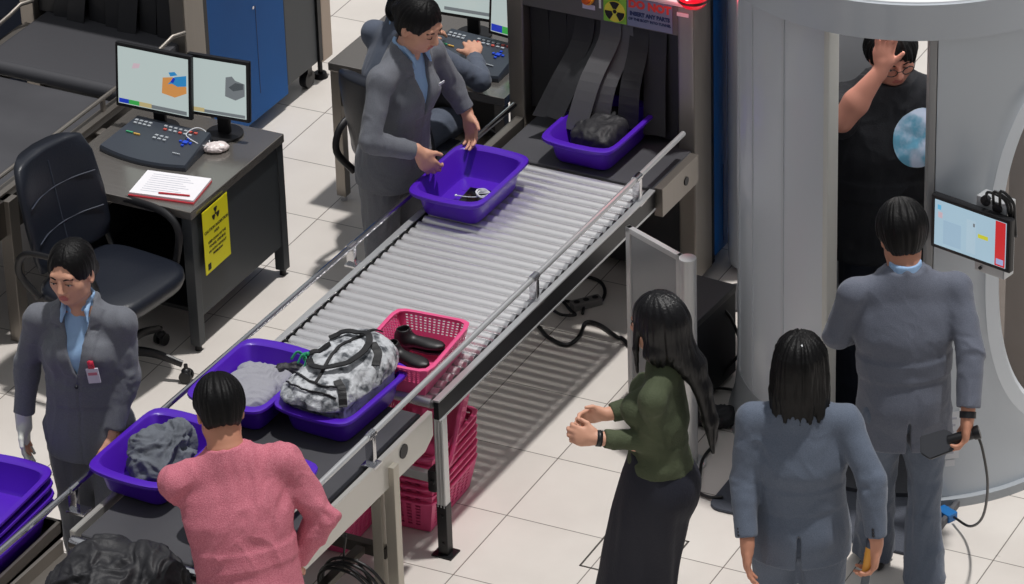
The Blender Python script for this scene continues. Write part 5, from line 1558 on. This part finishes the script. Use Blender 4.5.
Bm = basis(J['chest']+J['tf']*.152-J['tr']*.075-J['tu']*.035-O, rotv(J['tr'], J['tf'], 8), J['tf'], rotv(J['tu'], J['tf'], 8))
mb = MB(); mb.box(-.024, .024, -.003, .004, -.035, .028, .002, M=Bm); b_ = mb.build('name_badge', mat('badge_card', (206, 200, 214), .4), t)
mb = MB(); mb.box(-.012, .012, -.004, .005, .028, .060, .003, M=Bm); mb.ball(tuple(Bm @ Vector((0, .004, .052))), (.013, .008, .013), n=12); mb.build('red_clip', mat('badge_red', (204, 44, 70), .4), b_)
mb = MB(); mb.box(-.018, .018, .004, .005, .0, .012, M=Bm); mb.build('badge_band', mat('badge_pink', (196, 110, 130), .4), b_)
mb = MB(); mb.ball(tuple(J['waist']+J['tf']*.135+J['tu']*.06-O), (.008, .008, .008), n=10); mb.build('jacket_button', BTN, t, smooth=True)

# ------------------------------------------------------------------ the man in pink
t, O = person('man in pink sweater seen from behind, leaning over the trays', (.03, -2.05))
J = skeleton(H=1.67, x=.03, y=-2.06, face=124, lean=16, side=-6, female=False, wide=1.02, head=(4, 30, 0)); stand(J, .0, -.05, .02)
arms = {'R': (V(.215, -1.84, 1.12), V(.115, -1.90, .93)), 'L': (V(-.215, -1.92, 1.10), V(-.33, -1.74, .98))}
hands = {'R': dict(d=(-.40, .05, -.9), n=(-.7, .5, 0), s=(-.3, .9, .3), curl=.35), 'L': dict(d=(-.3, .8, -.4), n=(.2, .2, -1), s=(1, 0, 0), curl=.3)}
body(J, t, O, arms, SKIN_T, fem=False, hands=hands)
KN = mat('pink_knit', (192, 102, 120), .85, bump=(260, .5), var=(240, (214, 132, 146), .38, .66))
jacket(J, t, O, arms, KN, fem=False, hem=.06, vee=False, vent=False, collar=False, fold_amp=.011, seed=21, name='sweater', W=1.0, fit=-.004, cuff=.90, armr=(.062, .054, .042))
trousers(J, t, O, mat('dark_trousers', (50, 52, 60), .8), fem=False); shoes(J, t, O)
F = Field(J['head']-V(.17, .17, .2), J['head']+V(.17, .17, .17), .004)
c, r, f, u, R = hair_cap(F, J, thick=.015)
F.ell(c+f*.12-u*.035, (.085, .09, .085), R, mode='s', k=.012)
F.ell(c-f*.07-u*.115, (.11, .08, .062), R, mode='s', k=.014)
for s in (-1, 1): F.ell(c+r*s*.090-u*.035+f*.0, (.028, .045, .05), R, mode='s', k=.010)
hair_mesh(F, J, t, O, amp=.005, fx=90)

# ------------------------------------------------------------------ the woman in green
t, O = person('woman in olive green top and long black skirt with long black hair, walking left', (1.02, -.72))
J = skeleton(H=1.60, x=1.02, y=-.72, face=192, lean=-2, head=(-14, 4, 0)); stand(J, .15, .08, -.02)
arms = {'L': (V(1.045, -.80, 1.05), V(.865, -.915, 1.09)), 'R': (V(.93, -.60, 1.09), V(.80, -.70, 1.06))}
hands = {'L': dict(d=(-.80, -.35, .15), n=(.1, .8, -.3), s=(.2, .3, 1), curl=.75, sc=.90, tcurl=.8), 'R': dict(d=(-.8, -.3, -.1), n=(.1, -.8, -.2), s=(0, .2, 1), curl=.7, sc=.88, tcurl=.8)}
body(J, t, O, arms, SKIN, hands=hands, slim=.82)
face_parts(J, t, O)
OLV = mat('olive_knit', (66, 74, 52), .85, bump=(160, .35), var=(6, (78, 86, 62), .35, .7))
jacket(J, t, O, arms, OLV, hem=-.045, vee=False, vent=False, collar=False, fold_amp=.006, seed=31, name='top', fit=-.014, cuff=.90, armr=(.051, .044, .036), W=.92)
H = J['H']; F = Field(J['pelvis']-V(.55, .5, .82), J['pelvis']+V(.45, .45, .2), .007)
P0 = J['pelvis']+J['f']*.13-V(0, 0, .78); P1 = J['pelvis']+V(0, 0, .13)
F.loft(P0, P1, J['r'], [0, .25, .5, .72, .86, 1], [.175, .165, .165, .175, .170, .130], [.165, .150, .142, .145, .138, .105], c=[.0, .0, .0, -.01, -.015, 0], k=0)
F.ell(J['pelvis']-J['f']*.055-V(0, 0, .03), (.13, .10, .12), np.array([J['r'], J['f'], V(0, 0, 1)]), k=.04)
def skn(co, vn):
    q = co-J['pelvis']; th = np.arctan2(q@J['r'], q@J['f']+.03); z = q[:, 2]
    p = np.stack([th*2.2+2, z*1.2, np.zeros(len(co))], 1); k = np.clip((-z+.05)/.35, 0, 1)
    return .016*k*fbm(p, 2, 5)*2+.003*fbm(co*9, 2, 6)
F.mesh('skirt', mat('skirt_black', (22, 24, 38), .75, bump=(90, .2)), t, origin=O, smooth=1, noise=skn); shoes(J, t, O)
F = Field(J['head']-V(.24, .24, .62), J['head']+V(.24, .24, .18), .005)
c, r, f, u, R = hair_cap(F, J, thick=.014)
F.ell(c+f*.115-u*.05, (.060, .065, .10), R, mode='s', k=.015)
bk = J['neck']-J['tf']*.075
hang = unit(V(0, 0, -1)-J['tf']*.12)
F.chain([c-f*.045+u*.01, c-f*.055-u*.07, bk-V(0, 0, .02)-J['tf']*.03, bk-V(0, 0, .10)-J['tf']*.065, bk-V(0, 0, .24)-J['tf']*.095, bk-V(0, 0, .38)-J['tf']*.105], [.082, .074, .052, .036, .027, .008], k=.02)
F.chain([c+r*-.058-f*.01, c+r*-.070-u*.08-f*.01, c+r*-.06-u*.13-f*.03], [.034, .030, .014], k=.03)
F.chain([c+r*.058-f*.01, c+r*.070-u*.07-f*.01, c+r*.055-u*.12-f*.03], [.035, .030, .015], k=.03)
F.chain([c+f*.05+r*-.062+u*.02, c+f*.055-r*.080-u*.07, c+f*.06-r*.075-u*.17], [.014, .010, .004], k=.012)
hair_mesh(F, J, t, O, m=mat('long_black_hair', (11, 10, 13), .36, bump=(70, .3, (3, 3, .2)), spec=.4), amp=.004)
mb = MB(); e, w = arms['L']; d = unit(w-e); mb.cyl(tuple(w-d*.012-O), tuple(w+d*.008-O), .031, n=20); mb.build('bracelet', BLACKP, t, smooth=True)

# ------------------------------------------------------------------ the officer with the bob
t, O = person('woman officer with black bob seen from behind, wand with amber grip in her right hand', (1.6, -.75))
J = skeleton(H=1.565, x=1.6, y=-.75, face=112, wide=1.06, head=(0, 3, 0)); stand(J, .05, -.02, .02)
arms = {'L': (V(1.43, -.87, 1.03), V(1.49, -.975, .82)), 'R': (V(1.885, -.75, 1.07), V(1.925, -.80, .835))}
hands = {'L': dict(d=(.05, -.15, -1), n=(.9, .4, 0), s=(-.2, .9, 0), curl=.28, sc=.95), 'R': dict(d=(-.05, -.05, -1), n=(-.85, -.4, 0), s=(-.3, .9, 0), curl=.62, sc=.98, thumb=1., tcurl=.9)}
body(J, t, O, arms, SKIN_T, hands=hands)
jacket(J, t, O, arms, SUIT_B, seed=41, hem=.085, W=1.10, vee=True, fold_amp=.005, armr=(.053, .050, .042))
shirt(J, t, O, W=1.05)
trousers(J, t, O, SUIT_B, seed=9, W=1.08); shoes(J, t, O)
cuff_buttons(t, O, *arms['L'], (-.3, -.9, .1), BTN); cuff_buttons(t, O, *arms['R'], (.2, -.9, .1), BTN)
F = Field(J['head']-V(.2, .2, .26), J['head']+V(.2, .2, .18), .005)
c, r, f, u, R = hair_cap(F, J, thick=.018)
F.loft(c-u*.165-f*.025, c+u*.06-f*.025, r, [0, .3, .7, 1], [.100, .108, .102, .085], [.075, .092, .10, .09], k=.02)
F.ell(c+f*.115-u*.07, (.070, .085, .15), R, mode='s', k=.015)
rnd = random.Random(9)
for k in range(26):
    a = rnd.uniform(-2.2, 2.2); b = c-u*.14-f*(.025+.07*math.cos(a))+r*.092*math.sin(a)
    F.chain([b+u*.05, b-u*rnd.uniform(.02, .055)+unit(b-c+u*.14)*.012], [.014, .003], k=.008)
hair_mesh(F, J, t, O, amp=.007)
mb = MB(); p = J['head']+J['hu']*.118-J['hf']*.075-J['hr']*.004-O
mb.box(-.014, .014, -.004, .004, -.004, .004, .002, M=basis(p, J['hr'], unit(-J['hf']+J['hu']), unit(J['hu']+J['hf']))); mb.box(-.004, .010, -.004, .004, -.016, .0, .002, M=basis(p, J['hr'], unit(-J['hf']+J['hu']), unit(J['hu']+J['hf']))); mb.build('hair_clip', WHITEP, t)
# her wand
hp = arms['R'][1]+unit(V(*hands['R']['d']))*.088+unit(V(-.85, -.4, 0))*.022
wd = thing('metal_detector_wand', 'hand-held detector with amber grip held by the officer with the bob', 'detector', tuple(hp))
ax = unit(V(-.10, -.15, -1))
mb = MB(); mb.cyl(tuple(-ax*.075), tuple(ax*.03), .021, .019, n=20, bev=.004); mb.build('grip', mat('grip_amber', (226, 160, 60), .4), wd, auto=True)
mb = MB(); mb.cyl(tuple(-ax*.105), tuple(-ax*.073), .022, .023, n=20, bev=.005); mb.build('end_cap', mat('cap_slate', (60, 68, 84), .4), wd, auto=True)
mb = MB(); M_ = basis((0, 0, 0), unit(np.cross(ax, V(.9, .4, 0))), unit(V(.9, .4, 0)), -ax); mb.box(-.018, .018, -.014, .014, -.09, -.03, .006, M=M_); mb.box(-.038, .038, -.010, .010, -.34, -.09, .008, M=M_); mb.build('paddle', mat('paddle_grey', (88, 96, 104), .4), wd)

# ------------------------------------------------------------------ the man officer
t, O = person('man officer in slate suit seen from behind at the scanner entrance', (1.64, .2))
J = skeleton(H=1.62, x=1.64, y=.19, face=120, lean=5, female=False, wide=1.06, head=(4, 28, 0)); stand(J, .16, -.06, .0)
arms = {'L': (V(1.385, .13, 1.10), V(1.45, .36, 1.04)), 'R': (V(1.895, .225, 1.10), V(1.935, .10, .885))}
hands = {'L': dict(d=(.1, .95, .1), n=(.9, 0, 0), s=(0, 0, 1), curl=.4), 'R': dict(d=(.03, -.28, -.95), n=(-.8, -.3, 0), s=(-.5, .8, .2), curl=.60, thumb=.9, tcurl=.9, sc=1.02)}
body(J, t, O, arms, SKIN_T, fem=False, hands=hands)
jacket(J, t, O, arms, SUIT_C, fem=False, seed=51, hem=.115, W=1.0, fold_amp=.005, armr=(.056, .053, .046))
shirt(J, t, O, fem=False, tall=.012)
trousers(J, t, O, SUIT_B, fem=False, seed=12, crease=.010, hemr=.088, W=1.0); shoes(J, t, O)
F = Field(J['head']-V(.17, .17, .2), J['head']+V(.17, .17, .17), .004)
c, r, f, u, R = hair_cap(F, J, thick=.022)
F.ell(c+f*.115-u*.04, (.085, .085, .09), R, mode='s', k=.012)
F.ell(c-f*.075-u*.12, (.11, .07, .045), R, mode='s', k=.014)
for s in (-1, 1): F.ell(c+r*s*.088-u*.04+f*.0, (.020, .035, .04), R, mode='s', k=.010)
hair_mesh(F, J, t, O, amp=.0045)
mb = MB(); e, w = arms['R']; d = unit(w-e); mb.cyl(tuple(w-d*.016-O), tuple(w+d*.010-O), .032, n=24); mb.build('watch', BLACKP, t, auto=True)
hp = arms['R'][1]+unit(V(*hands['R']['d']))*.085+unit(V(-.8, -.3, 0))*.018
wd = thing('metal_detector_wand', 'dark paddle detector with coiled cord held by the man officer', 'detector', tuple(hp))
ax = unit(V(-.62, -.28, -.22)); sd = unit(np.cross(ax, V(.25, -.6, .75))); nn = np.cross(sd, ax); M_ = basis((0, 0, 0), ax, sd, nn)
mb = MB(); mb.cyl(tuple(-ax*.05), tuple(ax*.05), .022, .020, n=20, bev=.004); mb.build('grip', BLACKP, wd, auto=True)
mb = MB(); mb.prism([(.025, -.02), (.04, -.045), (.135, -.055), (.165, -.02), (.15, .045), (.05, .045), (.025, .02)], -.009, .009, M_, bev=.004); mb.build('paddle', mat('paddle_dark', (46, 48, 54), .45), wd)
mb = MB(); mb.cyl(tuple(-ax*.075), tuple(-ax*.048), .028, .026, n=22, bev=.006); mb.build('end_cap', BLACKM, wd, auto=True)
hp2 = hp-ax*.06
mb = MB(); mb.tube([(0, 0, 0), tuple(V(1.99, .12, .74)-hp2+V(0, 0, 0)), tuple(V(1.98, .22, .52)-hp2), tuple(V(1.90, .40, .25)-hp2), tuple(V(1.79, .56, .08)-hp2), tuple(V(1.68, .67, .03)-hp2)], .0055, n=8)
o = mb.build('cord', CABLE, wd, smooth=True); o.location = tuple(hp2-hp)

# ------------------------------------------------------------------ the man inside the scanner
t, O = person('heavy man in black T-shirt with glasses inside the scanner raising one hand', (1.10, 1.35))
J = skeleton(H=1.84, x=1.10, y=1.35, face=-55, lean=0, female=False, wide=1.10, head=(6, 16, 3)); stand(J, .0, .0, .06)
arms = {'R': (V(1.035, 1.015, 1.53), V(1.165, 1.105, 1.745)), 'L': (V(1.42, 1.40, 1.20), V(1.47, 1.30, .96))}
hands = {'R': dict(d=(.10, .06, .95), n=(.35, -.9, .15), s=(.9, .35, 0), curl=.18, spread=.20, thumb=.2), 'L': dict(d=(.1, -.3, -1), n=(-.8, -.3, 0), s=(0, -1, 0), curl=.3)}
body(J, t, O, arms, mat('skin_warm', (206, 142, 122), .5, bump=(60, .05)), fem=False, hands=hands, jaw=1.16, sc=1.04, bare_arm='R')
face_parts(J, t, O, sc=1.04)
TS = mat('black_tee', (22, 24, 30), .85, bump=(140, .2))
e2 = {s: (J['sh'+s]+(arms[s][0]-J['sh'+s])*.75, J['sh'+s]+(arms[s][0]-J['sh'+s])*.92) for s in 'LR'}
jacket(J, t, O, e2, TS, fem=False, hem=.085, vee=False, vent=False, collar=False, fold_amp=.009, seed=61, name='t_shirt', W=1.14, fit=.012, cuff=1., armr=(.078, .076, .078))
F = Field(J['pelvis']-V(.3, .3, .9), J['pelvis']+V(.3, .3, .2), .008)
trousers(J, t, O, mat('dark_jeans', (26, 32, 46), .8), fem=False, W=1.1); shoes(J, t, O)
F = Field(J['head']-V(.17, .17, .2), J['head']+V(.17, .17, .18), .004)
c, r, f, u, R = hair_cap(F, J, sc=1.04, thick=.022)
F.ell(c+f*.105-u*.045, (.078, .075, .092), R, mode='s', k=.012)
for s in (-1, 1): F.ell(c+r*s*.088-u*.035+f*.01, (.022, .035, .045), R, mode='s', k=.010)
hair_mesh(F, J, t, O, amp=.009)
mb = MB(); c = J['head']-O; G_ = lambda x, y, z: tuple(c+J['hr']*x*1.04+J['hf']*y*1.04+J['hu']*z*1.04)
for s in (-1, 1):
    mb.tube([G_(s*.034+.023*math.cos(2*PI*k/12), .108-.010*abs(s*.034+.023*math.cos(2*PI*k/12))/.05, .002+.018*math.sin(2*PI*k/12)) for k in range(12)], .0022, n=6, closed=True, res=2)
    mb.tube([G_(s*.058, .098, .006), G_(s*.078, .05, .006), G_(s*.084, -.02, .0)], .002, n=6)
mb.tube([G_(-.011, .107, .006), G_(0, .110, .009), G_(.011, .107, .006)], .002, n=6)
mb.build('glasses', BLACKP, t, smooth=True)
# round print on the shirt: a disc wrapped on the chest
ch = J['chest']; co0 = ch+J['tf']*.0-J['tr']*.095+J['tu']*.03
tee = [o_ for o_ in t.children if o_.name.startswith('t_shirt')][0]
vs = np.empty(len(tee.data.vertices)*3, np.float32); tee.data.vertices.foreach_get('co', vs); vs = vs.reshape(-1, 3)+O
rel = vs-co0; xx, yy, zz = rel@J['tr'], rel@J['tf'], rel@J['tu']
mb = MB(); rings_ = []
def front(x, z):
    m = (np.abs(xx-x) < .010) & (np.abs(zz-z) < .010) & (yy > 0); return float(yy[m].max()) if m.any() else .14
for k in range(13):
    r_ = .115*(1-k/12.5)
    rings_.append([Vector(co0+J['tr']*(r_*math.cos(2*PI*i/40))+J['tu']*(r_*math.sin(2*PI*i/40))+J['tf']*(front(r_*math.cos(2*PI*i/40), r_*math.sin(2*PI*i/40))+.004)-O) for i in range(40)])
mb.rings(rings_, False, True)
PR = bpy.data.materials.new('print_wave'); PR.use_nodes = True; N = PR.node_tree.nodes; L = PR.node_tree.links; b = N['Principled BSDF']; b.inputs['Roughness'].default_value = .7
tc = N.new('ShaderNodeTexCoord'); nz = N.new('ShaderNodeTexNoise'); nz.inputs['Scale'].default_value = 11; nz.inputs['Detail'].default_value = 4; L.new(tc.outputs['Object'], nz.inputs['Vector'])
rp = N.new('ShaderNodeValToRGB'); rp.color_ramp.elements[0].position = .40; rp.color_ramp.elements[0].color = srgb(104, 170, 200); rp.color_ramp.elements[1].position = .56; rp.color_ramp.elements[1].color = srgb(196, 210, 232)
L.new(nz.outputs['Fac'], rp.inputs[0]); L.new(rp.outputs[0], b.inputs['Base Color'])
o = mb.build('shirt_print', PR, tee, recalc=True, smooth=True)

# ------------------------------------------------------------------ sets of alike things
for o in list(bpy.data.objects):
    if o.parent is not None or 'label' not in o: continue
    n = o.name.split('.')[0]; L_ = o['label']
    if n == 'purple_tray':
        o['group'] = 'low stack of purple trays on the cart' if 'low purple stack' in L_ else 'tall stack of purple trays on the cart' if 'tall purple stack' in L_ else 'purple trays on the conveyor line'
    elif n == 'pink_basket' and 'in the stack' in L_ or 'bottom of the stack' in L_: o['group'] = 'pink baskets stacked under the rollers'
    elif n == 'black_shoe': o['group'] = 'black shoes in the pink basket'
    elif n == 'monitor' and 'pair on the dark desk' in L_: o['group'] = 'screens on the dark desk'
    elif n == 'floor_cable': o['group'] = 'black cables on the floor'
    elif n == 'guard_rail': o['group'] = 'guard rails along the conveyors'
